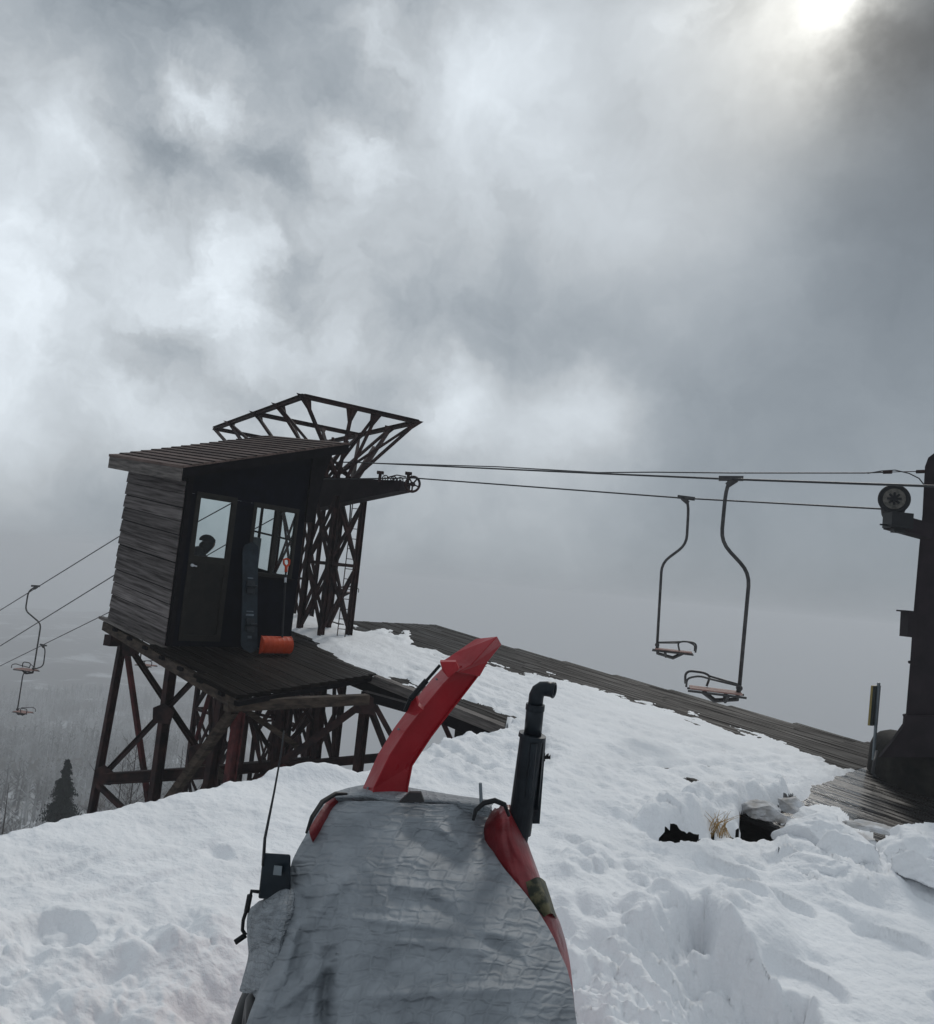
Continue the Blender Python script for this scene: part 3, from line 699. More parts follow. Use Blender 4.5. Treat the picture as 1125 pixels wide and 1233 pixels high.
# front wall: door on the left, window on the right
FZ = .0
def front(j0, j1, z0, z1, th=.05, off=0.): return (L(off, j0, z0), A*th, B*(j1-j0), Z*(z1-z0))
m = MB()
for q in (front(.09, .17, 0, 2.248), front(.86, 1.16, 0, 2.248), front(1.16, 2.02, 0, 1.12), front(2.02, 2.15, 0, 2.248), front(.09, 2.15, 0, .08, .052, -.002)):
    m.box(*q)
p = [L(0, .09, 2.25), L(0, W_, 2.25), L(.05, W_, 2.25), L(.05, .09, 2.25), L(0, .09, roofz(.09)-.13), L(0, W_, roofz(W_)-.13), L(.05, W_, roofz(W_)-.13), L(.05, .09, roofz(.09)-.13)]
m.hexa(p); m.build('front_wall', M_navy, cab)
door = MB()
door.box(*front(.17, .86, .08, 1.26, .035, .008)); dob = door.build('door', mat('dark_door_panel', (.013, .012, .011), .7, spec=.15), cab)
m = MB()
for q in (front(.17, .245, .082, 2.29, .045, -.012), front(.775, .858, .082, 2.29, .045, -.012), front(.245, .775, 2.20, 2.29, .045, -.012), front(.245, .775, 1.24, 1.34, .045, -.012), front(.245, .775, .082, .17, .045, -.012)):
    m.box(*q)
m.build('door_frame', M_frame, dob)
m = MB(); m.box(*front(.245, .775, 1.34, 2.20, .006, .012)); m.build('door_pane', M_glass, dob)
m = MB(); m.disc(L(-.05, .22, 1.20), A, .022, .03, 16); m.tube([L(-.05, .22, 1.20), L(-.06, .29, 1.19)], .01, 8); m.build('door_handle', M_white, dob)
win = MB()
for q in (front(1.16, 1.22, 1.12, 2.27, .06, -.015), front(1.97, 2.02, 1.12, 2.27, .06, -.015), front(1.22, 1.97, 2.19, 2.27, .06, -.015), front(1.22, 1.97, 1.12, 1.18, .06, -.015), front(1.58, 1.64, 1.18, 2.19, .06, -.013)):
    win.box(*q)
wob = win.build('window', M_frame, cab)
m = MB(); m.box(*front(1.22, 1.58, 1.18, 2.19, .006, .01)); m.box(*front(1.64, 1.97, 1.18, 2.19, .006, .01)); m.build('window_pane', M_glass, wob)
m = MB(); m.box(L(-.06, 1.12, 1.095), A*.06, B*.94, Z*.03); m.build('window_sill', M_dtimber, wob)
# end-window frames seen through the glass
m = MB()
for a_ in (.12, .62, 1.15, 1.68): m.box(L(a_+.03, W_-.075, 1.12), A*.04, B*.035, Z*1.13)
m.box(L(.15, W_-.074, 1.72), A*1.55, B*.034, Z*.03); m.build('end_window', M_frame, cab)
m = MB(); m.box(L(.08, 1.75, .9), A*.9, B*.3, Z*.04); m.build('desk', M_timber, cab)
m = MB(); m.box(L(1.0, 1.72, .9), A*.35, B*.3, Z*.75); m.build('control_cabinet', mat('grey_cabinet', (.10, .11, .12), .5), cab)
m = MB(); m.box(L(1.35, .55, .0), A*.45, B*1.3, Z*.88); m.build('counter', M_dtimber, cab)
# roof
ja, jb, ia, ib = -.30, 2.65, -.32, 2.12
n = 17; mb = MB(); seams = []
for k in range(n):
    j0 = ja+(jb-ja)*k/n; j1 = ja+(jb-ja)*(k+1)/n; mb.tint = rnd.uniform(.75, 1.2)
    ex = rnd.uniform(0, .012)
    mb.hexa([L(ia-ex, j0, roofz(j0)-.02), L(ib, j0, roofz(j0)-.02), L(ib, j1, roofz(j1)-.02), L(ia-ex, j1, roofz(j1)-.02),
             L(ia-ex, j0, roofz(j0)+.020), L(ib, j0, roofz(j0)+.020), L(ib, j1, roofz(j1)+.002), L(ia-ex, j1, roofz(j1)+.002)])
    if k: seams.append((j0, roofz(j0)))
rob = mb.build('roof', M_roof, cab)
m = MB()
for (j0, z0) in seams: m.box(L(ia+.002, j0-.008, z0-.01), A*(ib-ia-.004), B*.007, Z*.023)
m.build('roof_lap_shade', M_dtimber, rob)  # dark strips paint the lap shade under each board lip
m = MB(); m.box(L(ia+.01, ja+.01, roofz(ja)-.205), A*(ib-ia-.02), B*.035, Z*.19); m.build('fascia', M_fascia, rob)
m = MB()
for i0 in (ia+.005, ib-.05):
    m.hexa([L(i0, ja+.05, roofz(ja+.05)-.17), L(i0+.045, ja+.05, roofz(ja+.05)-.17), L(i0+.045, jb, roofz(jb)-.17), L(i0, jb, roofz(jb)-.17),
            L(i0, ja+.05, roofz(ja+.05)-.03), L(i0+.045, ja+.05, roofz(ja+.05)-.03), L(i0+.045, jb, roofz(jb)-.03), L(i0, jb, roofz(jb)-.03)])
m.build('barge_board', M_dtimber, rob)
m = MB()
m.hexa([L(.2, -.2, roofz(-.2)-.16), L(D_, -.2, roofz(-.2)-.16), L(D_, jb-.05, roofz(jb-.05)-.16), L(.2, jb-.05, roofz(jb-.05)-.16),
        L(.2, -.2, roofz(-.2)-.13), L(D_, -.2, roofz(-.2)-.13), L(D_, jb-.05, roofz(jb-.05)-.13), L(.2, jb-.05, roofz(jb-.05)-.13)])
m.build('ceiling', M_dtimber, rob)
m = MB(); m.hexa([L(ia+.03, ja+.03, roofz(ja)-.05), L(ib-.03, ja+.03, roofz(ja)-.05), L(ib-.03, jb-.03, roofz(jb)-.05), L(ia+.03, jb-.03, roofz(jb)-.05), L(ia+.03, ja+.03, roofz(ja)-.022), L(ib-.03, ja+.03, roofz(ja)-.022), L(ib-.03, jb-.03, roofz(jb)-.022), L(ia+.03, jb-.03, roofz(jb)-.022)]); m.build('underlay', M_dtimber, rob)
# hanging eave panel on the right of the front (dark boards)
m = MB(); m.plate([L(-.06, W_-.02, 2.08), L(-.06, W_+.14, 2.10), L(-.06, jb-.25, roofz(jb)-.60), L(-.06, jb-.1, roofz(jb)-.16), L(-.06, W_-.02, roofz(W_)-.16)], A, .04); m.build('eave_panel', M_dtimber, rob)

# ------------------------------------------------------------------ things by the cabin
def snowboard():
    base = L(-.42, 1.12, .005); t = thing('snowboard', 'dark blue snowboard standing upright against the cabin beside the door', 'snowboard', base)
    up = (Z*1.0+A*.20).normalized(); side = B; nrm = up.cross(side).normalized()
    if nrm.dot(A) > 0: nrm = -nrm
    n = 30; Ht = 1.70; vs = []; fs = []; th = .012
    for i in range(n+1):
        s = i/n; e = min(s, 1-s)*Ht
        w = .148-.014*math.sin(PI*s)
        if e < .15: w *= math.sqrt(max(0, 1-((.15-e)/.15)**2))+.02
        cur = .05*max(0, (.22-e)/.22)**2
        c = base+up*(s*Ht)+nrm*cur
        vs += [c-side*w, c+side*w, c+side*w+nrm*th, c-side*w+nrm*th]
    for i in range(n):
        a = i*4
        for k in range(4): fs.append((a+k, a+(k+1) % 4, a+4+(k+1) % 4, a+4+k))
    fs += [(3, 2, 1, 0), (n*4, n*4+1, n*4+2, n*4+3)]
    m = MB(); m.add(vs, fs); m.build('deck', M_board, t)
    for s in (.42, 1.0):
        c = base+up*s+nrm*.014
        m = MB(); m.box(c-side*.07-up*.10, side*.14, up*.20, nrm*.03); m.tube([c-side*.08+nrm*.03, c-side*.05+nrm*.11, c+side*.05+nrm*.11, c+side*.08+nrm*.03], .016, 6); m.build('binding', M_pipe, t)
    for (s, w, hh) in ((1.13, .05, .02), (.62, .06, .018), (.56, .07, .03), (.22, .035, .04)):
        m = MB(); c = base+up*s+nrm*.014; m.box(c-side*w, side*(2*w), up*hh, nrm*.003); m.build('graphic', M_graphic, t)
snowboard()
def shovel():
    base = L(-.30, 1.62, .0); t = thing('snow_shovel', 'orange plastic snow scoop with a long handle leaning on the cabin wall under the window', 'snow shovel', base)
    # scoop: curved sheet
    m = MB(); k = 16; w = .53; vs = []; fs = []; out = -A; c0 = L(-.46, 1.27, .15)
    for i in range(k+1):
        an = -1.5+2.9*i/k; c = c0+out*(.115*math.cos(an)+.012*math.sin(an*3))+Z*(.132*math.sin(an))
        for q in (0, 1):
            for s in range(25):
                rib = .003*(1 if s % 4 == 0 else 0); vs.append(c+B*(w*s/24)+(out*math.cos(an)+Z*math.sin(an))*(rib*(1-q)-.012*q))
    n2 = 50
    for i in range(k):
        for s in range(24):
            a = i*n2+s; fs.append((a, a+1, a+n2+1, a+n2)); a += 25; fs.append((a, a+n2, a+n2+1, a+1))
    m.add(vs, fs)
    for s in (-.008, w-.004): m.plate([c0+B*s+out*(.12*math.cos(-1.5+2.9*i/12))+Z*(.14*math.sin(-1.5+2.9*i/12)) for i in range(13)], B, .012)
    m.build('scoop', M_orange, t)
    top = L(-.09, 1.83, 1.40); foot = L(-.50, 1.63, .26)
    m = MB(); m.tube([foot, foot.lerp(top, .88)], .015, 8); m.build('shaft', M_black, t)
    u = (top-foot).normalized()
    m = MB(); c = foot.lerp(top, .86); m.tube([c, c+u*.09], .025, 8); 
    e = c+u*.09; m.tube([e, e+u*.05-B*.05, e+u*.12-B*.055, e+u*.14, e+u*.12+B*.055, e+u*.05+B*.05, e], .018, 8); m.build('grip', M_orange, t)
    m = MB(); c = foot.lerp(top, .72); m.tube([c, c+u*.08], .019, 8); m.build('shaft_collar', M_white, t)
shovel()

# person seen through the door window
def skin_body(name, verts, edges, rad, m, parent, root=0, sub=2):
    o = parent.location if parent else Vector((0, 0, 0))
    me = bpy.data.meshes.new(name); me.from_pydata([tuple(Vector(v)) for v in verts], edges, []); me.update()
    ob = bpy.data.objects.new(name, me); COL.objects.link(ob)
    if parent: ob.parent = parent
    ob.modifiers.new('skin', 'SKIN'); sl = me.skin_vertices[0] if len(me.skin_vertices) else None
    if sl is None: return ob
    for i, r in enumerate(rad): sl.data[i].radius = (r, r) if not isinstance(r, tuple) else r
    sl.data[root].use_root = True
    ss = ob.modifiers.new('sub', 'SUBSURF'); ss.levels = sub; ss.render_levels = sub
    dg = bpy.context.evaluated_depsgraph_get(); dg.update(); ev = ob.evaluated_get(dg); nm = bpy.data.meshes.new_from_object(ev)
    ob.modifiers.clear(); ob.data = nm; nm.materials.clear(); nm.materials.append(m); nm.polygons.foreach_set('use_smooth', [True]*len(nm.polygons))
    return ob
def person():
    # seated inside, turned to the right (towards +B), leaning forward on the counter
    hd = P(250, 653, 12.95); fx = B; lf = A   # facing B ; body's left side is towards A
    t = thing('person', 'person in black jacket and cap leaning on the sill inside the cabin', 'person', hd-Z*1.32)
    R = lambda f, s, u: fx*f+lf*s+Z*u      # relative to base
    V = [R(-.42, 0, .60), R(-.38, 0, .78), R(-.31, 0, .99), R(-.20, 0, 1.13), R(-.09, 0, 1.19), R(-.04, 0, 1.22), R(.0, 0, 1.30), R(.01, 0, 1.36), R(.06, 0, 1.31), R(.04, 0, 1.25)]
    E_ = [(0, 1), (1, 2), (2, 3), (3, 4), (4, 5), (5, 6), (6, 7), (6, 8), (6, 9)]
    r = [(.17, .14), (.16, .14), (.19, .16), (.17, .14), .11, .10, .105, .095, .05, .06]
    def ch(par, pts, rad):
        p = par
        for q, rr in zip(pts, rad): V.append(q); r.append(rr); E_.append((p, len(V)-1)); p = len(V)-1
        return p
    for s in (1, -1):
        hnd = ch(3, [R(-.16, s*.18, 1.08), R(-.04, s*.22, 1.02), R(.10, s*.21, 1.0), R(.26, s*.15, 1.03), R(.33, s*.14, 1.03)], [.085, .065, .055, .036, .036])
        for k, (o, ln) in enumerate(((-.032, .075), (-.011, .085), (.011, .08), (.032, .062))):
            ch(hnd, [R(.365, s*.14+o, 1.037), R(.365+ln*.5, s*.14+o, 1.033), R(.365+ln, s*.14+o, 1.01)], [.010, .0095, .008])
        ch(hnd, [R(.35, s*.14-s*.045, 1.04), R(.395, s*.14-s*.06, 1.03)], [.011, .009])
        ch(0, [R(-.36, s*.10, .56), R(.02, s*.14, .57), R(.06, s*.14, .10), R(.08, s*.14, .03), R(.22, s*.15, .02)], [.095, .075, .05, .045, .04])
    skin_body('body', V, E_, r, M_jacket, t)
    o = t.location
    m = MB()  # face surface detail: nose, brow, ear, eyes as skin pieces
    c = R(.0, 0, 1.315)
    fv = []; 
    for i in range(9):
        for j in range(9):
            th = (i/8-.5)*2.0; ph = (j/8-.5)*1.7
            d = .113+.024*math.exp(-(th/.22)**2-((ph+.12)/.25)**2)-.010*math.exp(-((abs(th)-.4)/.18)**2-((ph-.18)/.14)**2)+.006*math.exp(-(th/.35)**2-((ph+.52)/.12)**2)
            fv.append(o+c+(fx*math.cos(th)*math.cos(ph)+lf*math.sin(th)*math.cos(ph)+Z*math.sin(ph)*1.12)*d)
    m.add(fv, [(i*9+j, i*9+j+1, (i+1)*9+j+1, (i+1)*9+j) for i in range(8) for j in range(8)]); m.build('face', M_skin, t, smooth=True)
    m = MB()
    for s in (1, -1): m = MB(); m.disc(o+c+fx*.104+lf*s*.036+Z*.02, fx, .011, .012, 10); m.build('eye', M_black, t)
    m = MB(); vs = []; fs = []
    for i in range(7):
        ph = i/6*PI/2
        for j in range(16):
            an = 2*PI*j/16; vs.append(o+R(-.01, 0, 1.34)+(fx*math.cos(an)+lf*math.sin(an))*.125*math.cos(ph)+Z*.10*math.sin(ph))
    for i in range(6):
        for j in range(16): fs.append((i*16+j, i*16+(j+1) % 16, (i+1)*16+(j+1) % 16, (i+1)*16+j))
    m.add(vs, fs); m.tube([o+R(.05, 0, 1.36), o+R(.118, 0, 1.352)], [.05, .028], 10); m.build('cap', M_jacket, t, smooth=True)
person()
stool = thing('stool', 'stool under the person inside the cabin', 'stool', P(250, 656, 12.95)-Z*1.32-B*.42)
sb = stool.location; m = MB(); m.disc(sb+Z*.44, Z, .19, .04, 20); m.build('seat', M_dtimber, stool)
for k in range(4):
    an = PI/4+k*PI/2; m = MB(); e = Vector((math.cos(an), math.sin(an), 0)); m.tube([sb+e*.12+Z*.42, sb+e*.17-Z*.02], .015, 6); m.build('leg', M_dtimber, stool)

# ------------------------------------------------------------------ lattice tower
tower = thing('lattice_tower', 'rusty steel lattice lift tower with wide frame on top behind the cabin', 'tower', P(400, 760, 15.8)-Z*3)
HF = 1.7+3.15
fA, fB, fC = G(258, 516, HF), G(366, 477, HF), G(503, 508, HF); fD = fA+fC-fB
def tb(name, p, q, w, mt=M_steel, k='bar', h=None):
    mm = MB()
    if k == 'bar': mm.bar(p, q, w, h or w)
    else: mm.ibeam(p, q, w, h or w)
    return mm.build(name, mt, tower)
tower_dir = (fC-fB).normalized(); td2 = (fA-fB).normalized()
def colz(px, py, d): return P(px, py, d)
def column(o, s, zt, zb, panel=1.05, ww=.075, tp=0.):
    cs = [Vector((o.x, o.y, 0)), Vector((o.x, o.y, 0))+B*s, Vector((o.x, o.y, 0))+Ah*s+B*s, Vector((o.x, o.y, 0))+Ah*s]
    cen = sum(cs, Vector())/4
    def at(i, z): return cs[i]+(cs[i]-cen)*tp*(zt-z)+Z*z
    for i in range(4): tb('leg', at(i, zt), at(i, zb), ww*1.15, k='i')
    n = int((zt-zb)/panel); 
    for k in range(n):
        z1 = zt-k*panel; z0 = z1-panel
        for i in range(4):
            j = (i+1) % 4
            tb('brace', at(i, z1), at(j, z0), ww*.62); tb('brace', at(j, z1), at(i, z0), ww*.58)
            if k % 2 == 0: tb('rail', at(i, z0), at(j, z0), ww*.7)
zt = P(412, 598, 15.4).z
column(P(405, 600, 15.4), .66, zt, -5.5, 1.25, .082)
zb_ = zt
colB = P(262, 830, 16.6)
column(colB, .75, P(262, 785, 16.6).z, -5.5, 1.25)
pB = P(271, 830, 16.4); tb('leg', Vector((pB.x, pB.y, -5)), Vector((pB.x, pB.y, zt+.3)), .09, k='i')
column(P(350, 700, 16.9), .62, zt-.1, -5.5, 1.5, .06)
oA = P(405, 600, 15.4)+B*.33+Ah*.33; oA.z = zt
oB = Vector((pB.x, pB.y, zt))
# cross arm
tip = P(488, 587, 14.9); ad = Vector((tip.x-oA.x, tip.y-oA.y, 0)).normalized(); an_ = ad.cross(Z)
back = oA-ad*1.3
m = MB()
def armsec(p, top, bot): return (Vector((p.x, p.y, top)), Vector((p.x, p.y, bot)))
ztp = P(400, 572, 15.4).z
secs = [(back, ztp+.05, ztp-.62), (oA-ad*.5, ztp+.03, ztp-.60), (oA+ad*.25, ztp, ztp-.46), (tip, P(488, 580, 14.9).z, P(488, 592, 14.9).z)]
for s0, s1 in zip(secs[:-1], secs[1:]):
    c = []
    for (p, zt_, zb2) in (s0, s1):
        c.append([Vector((p.x, p.y, zb2))-an_*.14, Vector((p.x, p.y, zb2))+an_*.14, Vector((p.x, p.y, zt_))+an_*.14, Vector((p.x, p.y, zt_))-an_*.14])
    m.hexa(c[0]+c[1])
m.build('cross_arm', M_mast, tower)
tb('tie_beam', Vector((back.x, back.y, ztp-.2)), Vector((oB.x, oB.y, ztp-.2)), .2, h=.3, k='i')
# sheaves along the arm end
wc = P(497, 583, 14.75); ax = A
def sheave(c, ax, R, parent, name='sheave', mt=M_steel, spokes=5):
    ax = Vector(ax).normalized(); m = MB(); m.torus(c, ax, R*.86, R*.15, 28, 8); m.disc(c, ax, R*.26, R*.5, 14)
    a_ = Z if abs(ax.z) < .9 else Vector((1, 0, 0)); u = ax.cross(a_).normalized(); w = ax.cross(u)
    for k in range(spokes):
        t = 2*PI*k/spokes+.3; e = u*math.cos(t)+w*math.sin(t); m.bar(c+e*R*.2, c+e*R*.8, R*.16, R*.12, ax)
    return m.build(name, mt, parent, smooth=False)
view_ax = (CAM-wc).normalized(); ax_s = (Vector((view_ax.x, view_ax.y, 0))*.9+Vector((-.35, 0, 0))).normalized()
sheave(wc, ax_s, .155, tower)
for px in (464, 474, 482): sheave(P(px, 576+(px-464)*.13, 15.0), ax_s, .065, tower, spokes=4)
for (px, py) in ((457, 572), (491, 573)):
    m = MB(); c = P(px, py+8, 14.95); m.bar(c, c+Z*.15, .04); m.box(c+Vector((-.06, -.05, .14)), (.12, 0, 0), (0, .1, 0), (0, 0, .05)); m.build('cable_catcher', M_steel, tower)
m = MB(); m.tube([P(466, 575, 14.9), P(478, 572, 14.9), P(489, 574, 14.85)], .012, 6); m.build('guard_rod', M_steel, tower)
# top frame
def lerp(a, b, t): return a+(b-a)*t
fE = lerp(fA, fB, .53); fF = lerp(fD, fC, .53)
for p, q in ((fA, fB), (fB, fC), (fC, fD), (fD, fA), (fE, fF)): tb('frame_beam', p, q, .085, k='i')
tA1 = Vector((oA.x, oA.y, ztp)); tB1 = Vector((oB.x, oB.y, ztp))
def onbeam(t, s=0): return lerp(tB1, tA1, t)+an_*s
down = 0
nodes = [(fB, 1.0, .1), (lerp(fB, fC, .41), 1.02, .15), (lerp(fB, fC, .63), 1.1, .12), (fC, 1.16, .1), (lerp(fC, fD, .2), 1.13, 0), (fF, 1.05, -.2), (lerp(fC, fD, .75), .6, -.2),
         (fE, .55, 0), (lerp(fE, fB, .5), .8, 0), (lerp(fE, fF, .32), .7, -.1), (lerp(fE, fF, .62), .9, -.1), (lerp(fA, fE, .4), .2, .1), (fA, .05, 0), (fD, .3, -.2), (lerp(fA, fD, .5), .1, -.1)]
for p, t_, s_ in nodes:
    q = onbeam(t_, s_); tb('strut', p, q, .055)
    d = (q-p).normalized(); m = MB(); h1 = (tower_dir if p is not fA else td2)
    m.plate([p+Z*.03-h1*.14, p+Z*.03+h1*.14, p+d*.30+h1*.03, p+d*.30-h1*.03], an_, .015); m.build('gusset', M_steel, tower)
for p, q in ((lerp(fE, fB, .5), onbeam(.98)), (lerp(fC, fD, .2), onbeam(.9)), (fF, onbeam(1.1)), (lerp(fB, fC, .63), onbeam(.85)), (fF, onbeam(.7)), (lerp(fA, fE, .4), onbeam(.45)), (fC, onbeam(1.0, .2)), (lerp(fC, fD, .2), onbeam(1.16))):
    tb('strut', p, q, .05)
for p, q in ((onbeam(.85, 0)+Z*.3, onbeam(1.1, .0)+Z*.02), (onbeam(1.12)+Z*.0, lerp(fC, fF, .7)-Z*.35), (onbeam(.8)+Z*.5, onbeam(1.06)+Z*.1), (onbeam(.8), onbeam(1.02)+Z*.75), (onbeam(.92, .2), onbeam(.86)+Z*.8)):
    tb('strut', p, q, .05)
# access ladder on the tower
lad = MB(); l0 = P(425, 606, 15.2); l1 = P(405, 775, 15.3)
for s in (0, .16): lad.tube([l0+X0*s*.9, l1+X0*s*.9], .010, 6)
for k in range(14): c = lerp(l0, l1, (k+.5)/14); lad.tube([c, c+X0*.145], .008, 6)
lad.build('ladder', M_steel, tower)

# ------------------------------------------------------------------ ropes
def rope(name, label, pts, r, cat='cable', sub=14, group=None):
    pts = [P(*p) for p in pts]; t = []
    for i in range(len(pts)-1):
        p0 = pts[max(0, i-1)]; p1 = pts[i]; p2 = pts[i+1]; p3 = pts[min(len(pts)-1, i+2)]
        for k in range(sub):
            u = k/sub; q = lerp(p1, p2, u)
            t.append(q)
    t.append(pts[-1])
    m = MB(); m.tube(t, r, 8); o = m.build(name, M_cable, loc=pts[0], smooth=True); return tag(o, label, cat, group)
rope('haul_rope', 'upper steel haul rope carrying the nearest chair and passing in front of the mast',
     [(-420, 1000, 40), (0, 735, 24), (145, 645, 19), (262, 580, 17.2), (340, 557, 16.4), (424, 556.5, 15.9), (730, 570.5, 10.9), (880, 577, 9.05), (1125, 585.5, 7.3), (1500, 600, 5.8)], .012)
rope('haul_rope', 'lower steel haul rope with the farther chair, running onto the pale sheave on the mast',
     [(-420, 1040, 38), (0, 778, 23), (137, 693, 18.6), (235, 630, 17), (330, 578, 16), (497, 575.5, 14.75), (826, 600, 12.5), (1066, 613, 11.05), (1085, 615.5, 10.9)], .012)
rope('signal_cable', 'lowest thin cable descending left from under the cabin roof past the small chair',
     [(-420, 1008, 44), (0, 802, 28), (130, 738, 22), (270, 657, 18), (352, 612, 16.9)], .012)
rope('power_cable', 'thin black power line just above the haul rope, ending at the mast insulator',
     [(446, 557.5, 15.6), (600, 562, 13.6), (720, 569, 12.2), (790, 568.5, 11.8), (880, 569.5, 11.5), (1040, 569.5, 11.0), (1066, 568.5, 10.95)], .009)

# ------------------------------------------------------------------ chairs
def chair(loc, fx, sc, label, side=1, kink=.20, top=0., sh=0.):
    """fx: horizontal direction in which the seat extends from the hanger"""
    t = thing('lift_chair', label, 'chair', loc, 'single chairs hanging from the lift rope')
    o = Vector(loc); u = Vector(fx).normalized(); w = Z.cross(u).normalized()*side
    def q(a, z, b=0): return o+(u*(a+(sh if z < -.75 else 0))+w*b+Z*z)*sc
    rr = .020*sc
    def smooth_path(pts, r=.06):
        out = [pts[0]]
        for i in range(1, len(pts)-1):
            p = pts[i]; a_ = (pts[i-1]-p); b_ = (pts[i+1]-p); la = min(r*sc, a_.length*.4); lb = min(r*sc, b_.length*.4)
            s = p+a_.normalized()*la; e = p+b_.normalized()*lb
            for k in range(5):
                f = k/4; out.append(s*(1-f)**2+p*2*f*(1-f)+e*f*f)
        out.append(pts[-1]); return out
    m = MB(); m.tube(smooth_path([q(.02, -.02), q(.05+top, -.16), q(.06+top, -.68), q(.06-kink, -.98), q(-.115, -2.22)], .14), rr, 10); m.build('hanger', M_hang, t, smooth=True)
    m = MB(); m.bar(q(-.12, .015), q(.13, .0), .05*sc, .05*sc); m.bar(q(-.05, .0), q(.04, -.07), .05*sc, .06*sc); m.build('grip', M_hang, t)
    m = MB()   # slatted seat
    for k in range(5):
        b0 = -.17+k*.07; m.box(q(-.14, -2.24, b0), u*.52*sc, w*.055*sc, Z*.014*sc)
    m.build('seat', M_seat, t)
    m = MB()
    m.bar(q(-.18, -2.26, -.15), q(.40, -2.26, -.15), .022*sc); m.bar(q(-.18, -2.26, .15), q(.40, -2.26, .15), .022*sc)
    m.tube([q(-.0, -2.26, -.16), q(.02, -2.33, -.08), q(.02, -2.33, .08), q(.0, -2.26, .16)], .02*sc, 6)
    m.tube([q(-.115, -2.16), q(-.10, -2.30), q(.12, -2.34), q(.25, -2.26)], .026*sc, 8); m.build('underframe', M_hang, t)
    m = MB()
    for b0 in (-.20,):
        m.tube(smooth_path([q(.20, -2.22, b0), q(.17, -2.11, b0), q(.24, -2.08, b0), q(.39, -2.08, b0), q(.43, -2.12, b0), q(.42, -2.22, b0)], .05), .013*sc, 8)
    m.build('arm_loop', M_hang, t, smooth=True)
    m = MB()
    m.tube(smooth_path([q(.42, -2.22, .2), q(.42, -2.13, .2), q(.3, -2.09, .2), q(.18, -2.11, .2), q(-.12, -2.15, .16)], .05), .011*sc, 8)
    m.tube([q(.18, -2.11, -.2), q(-.12, -2.15, 0)], .011*sc, 8); m.build('back_rail', M_hang, t, smooth=True)
    m = MB(); m.disc(q(-.115, -2.18), w, .032*sc, .07*sc, 12); m.build('hub', M_hang, t)
    return t
dR = (P(1125, 585, 7.3)-P(430, 557, 16)).normalized(); dR = Vector((dR.x, dR.y, 0)).normalized()
scr = Vector((1, 0, 0))
mix = (Vector((1, -.25, 0))).normalized()
chair(P(881, 577, 9.05), -mix, 1.02, 'nearest empty chair, hanging from the upper rope left of the mast', 1, .20, 0, -.11)
chair(P(826, 600, 12.5), mix, 1.02, 'empty chair hanging from the lower rope left of the nearest one', 1, .20, 0, -.13)
chair(P(43, 706, 22.6), -mix, 1.0, 'chair hanging from the top rope left of the cabin', 1, .20, .16, -.20)
chair(P(52, 777, 27), mix, .98, 'small chair hanging under the lowest cable at far left', 1, .16, .06, -.52)
chair(P(184, 712, 23.5), mix, .92, 'small reddish chair seen under the platform between the trestle legs', 1)
chair(P(421, 603, 20.5), mix, 1.0, 'chair seen through and beside the lattice tower', 1)

# ------------------------------------------------------------------ mast on the right
mast = thing('lift_mast', 'massive dark brown steel mast on a concrete foot at the right edge', 'mast', P(1125, 940, 11.3))
mc = P(1139, 905, 11.25)
def mpt(px, py, d=11.25): return P(px, py, d)
prof = [(1088, 900), (1091, 860), (1096, 800), (1100, 740), (1107, 660), (1111, 620), (1113, 580), (1114, 562), (1118, 551), (1126, 545), (1136, 543)]
fs = []; K_ = len(prof)
for i in range(K_-1):
    for k in range(4): fs.append((i*4+k, i*4+(k+1) % 4, i*4+4+(k+1) % 4, i*4+4+k))
fs.append((K_*4-4, K_*4-3, K_*4-2, K_*4-1))
# vertical axis follows the true vertical through the base
base = P(1090, 900, 11.1)
prof_w = []
m = MB()
vs = []
for (px, py) in prof:
    p = P(px, py, 11.1); vs += [Vector((p.x, p.y, p.z)), Vector((P(1090, 900, 11.1).x+.78+(P(1090, 900, 11.1).x-p.x)*-.55, p.y-.05, p.z)),
                                Vector((P(1090, 900, 11.1).x+.78+(P(1090, 900, 11.1).x-p.x)*-.55, p.y+.5, p.z)), Vector((p.x*(p.y+.5)/p.y+.03, p.y+.5, p.z))]
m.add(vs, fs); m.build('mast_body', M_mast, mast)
m = MB(); p0 = P(1116, 640, 10.98); p1 = P(1072, 628, 10.9)
m.bar(p0, p1, .22, .20); m.build('arm', M_mast, mast)
m = MB(); c = P(1077, 624, 10.85); m.box(c+Vector((-.09, -.12, -.13)), (.28, 0, 0), (0, .24, 0), (0, 0, .2)); m.box(c+Vector((-.03, -.08, -.19)), (.14, 0, 0), (0, .1, 0), (0, 0, .06)); m.bar(c+Vector((-.18, 0, -.1)), c+Vector((0, 0, -.1)), .02)
m.build('bearing_block', M_black, mast)
wc2 = P(1077, 601, 10.85); axm = Vector((-.45, -1, 0)).normalized()
axd = (Vector((.42, .0, 0))+Vector((0, .3, -.05)))
m = MB(); m.disc(wc2, axm, .185, .05, 32); m.torus(wc2+axm*.01, axm, .17, .025, 32, 8)
so = m.build('sheave', M_black, mast)
m = MB(); m.disc(wc2+axm*.03, axm, .135, .02, 28); m.build('sheave_face', mat('dull_pale_rubber', (.08, .075, .065), .7, var=.5, vscale=20), so)
m = MB(); m.disc(wc2+axm*.045, axm, .04, .04, 12)
for k in range(8):
    e = Matrix.Rotation(k*PI/4, 3, axm)@Z; m.bar(wc2+axm*.045+e*.03, wc2+axm*.045+e*.085, .028, .012, axm)
m.build('sheave_hub', M_black, so)
m = MB(); m.tube([wc2+Vector((.03, .06, 0)), wc2+Vector((.27, .55, -.10))], [.17, .14], 20); m.build('counter_drum', M_mast, mast)
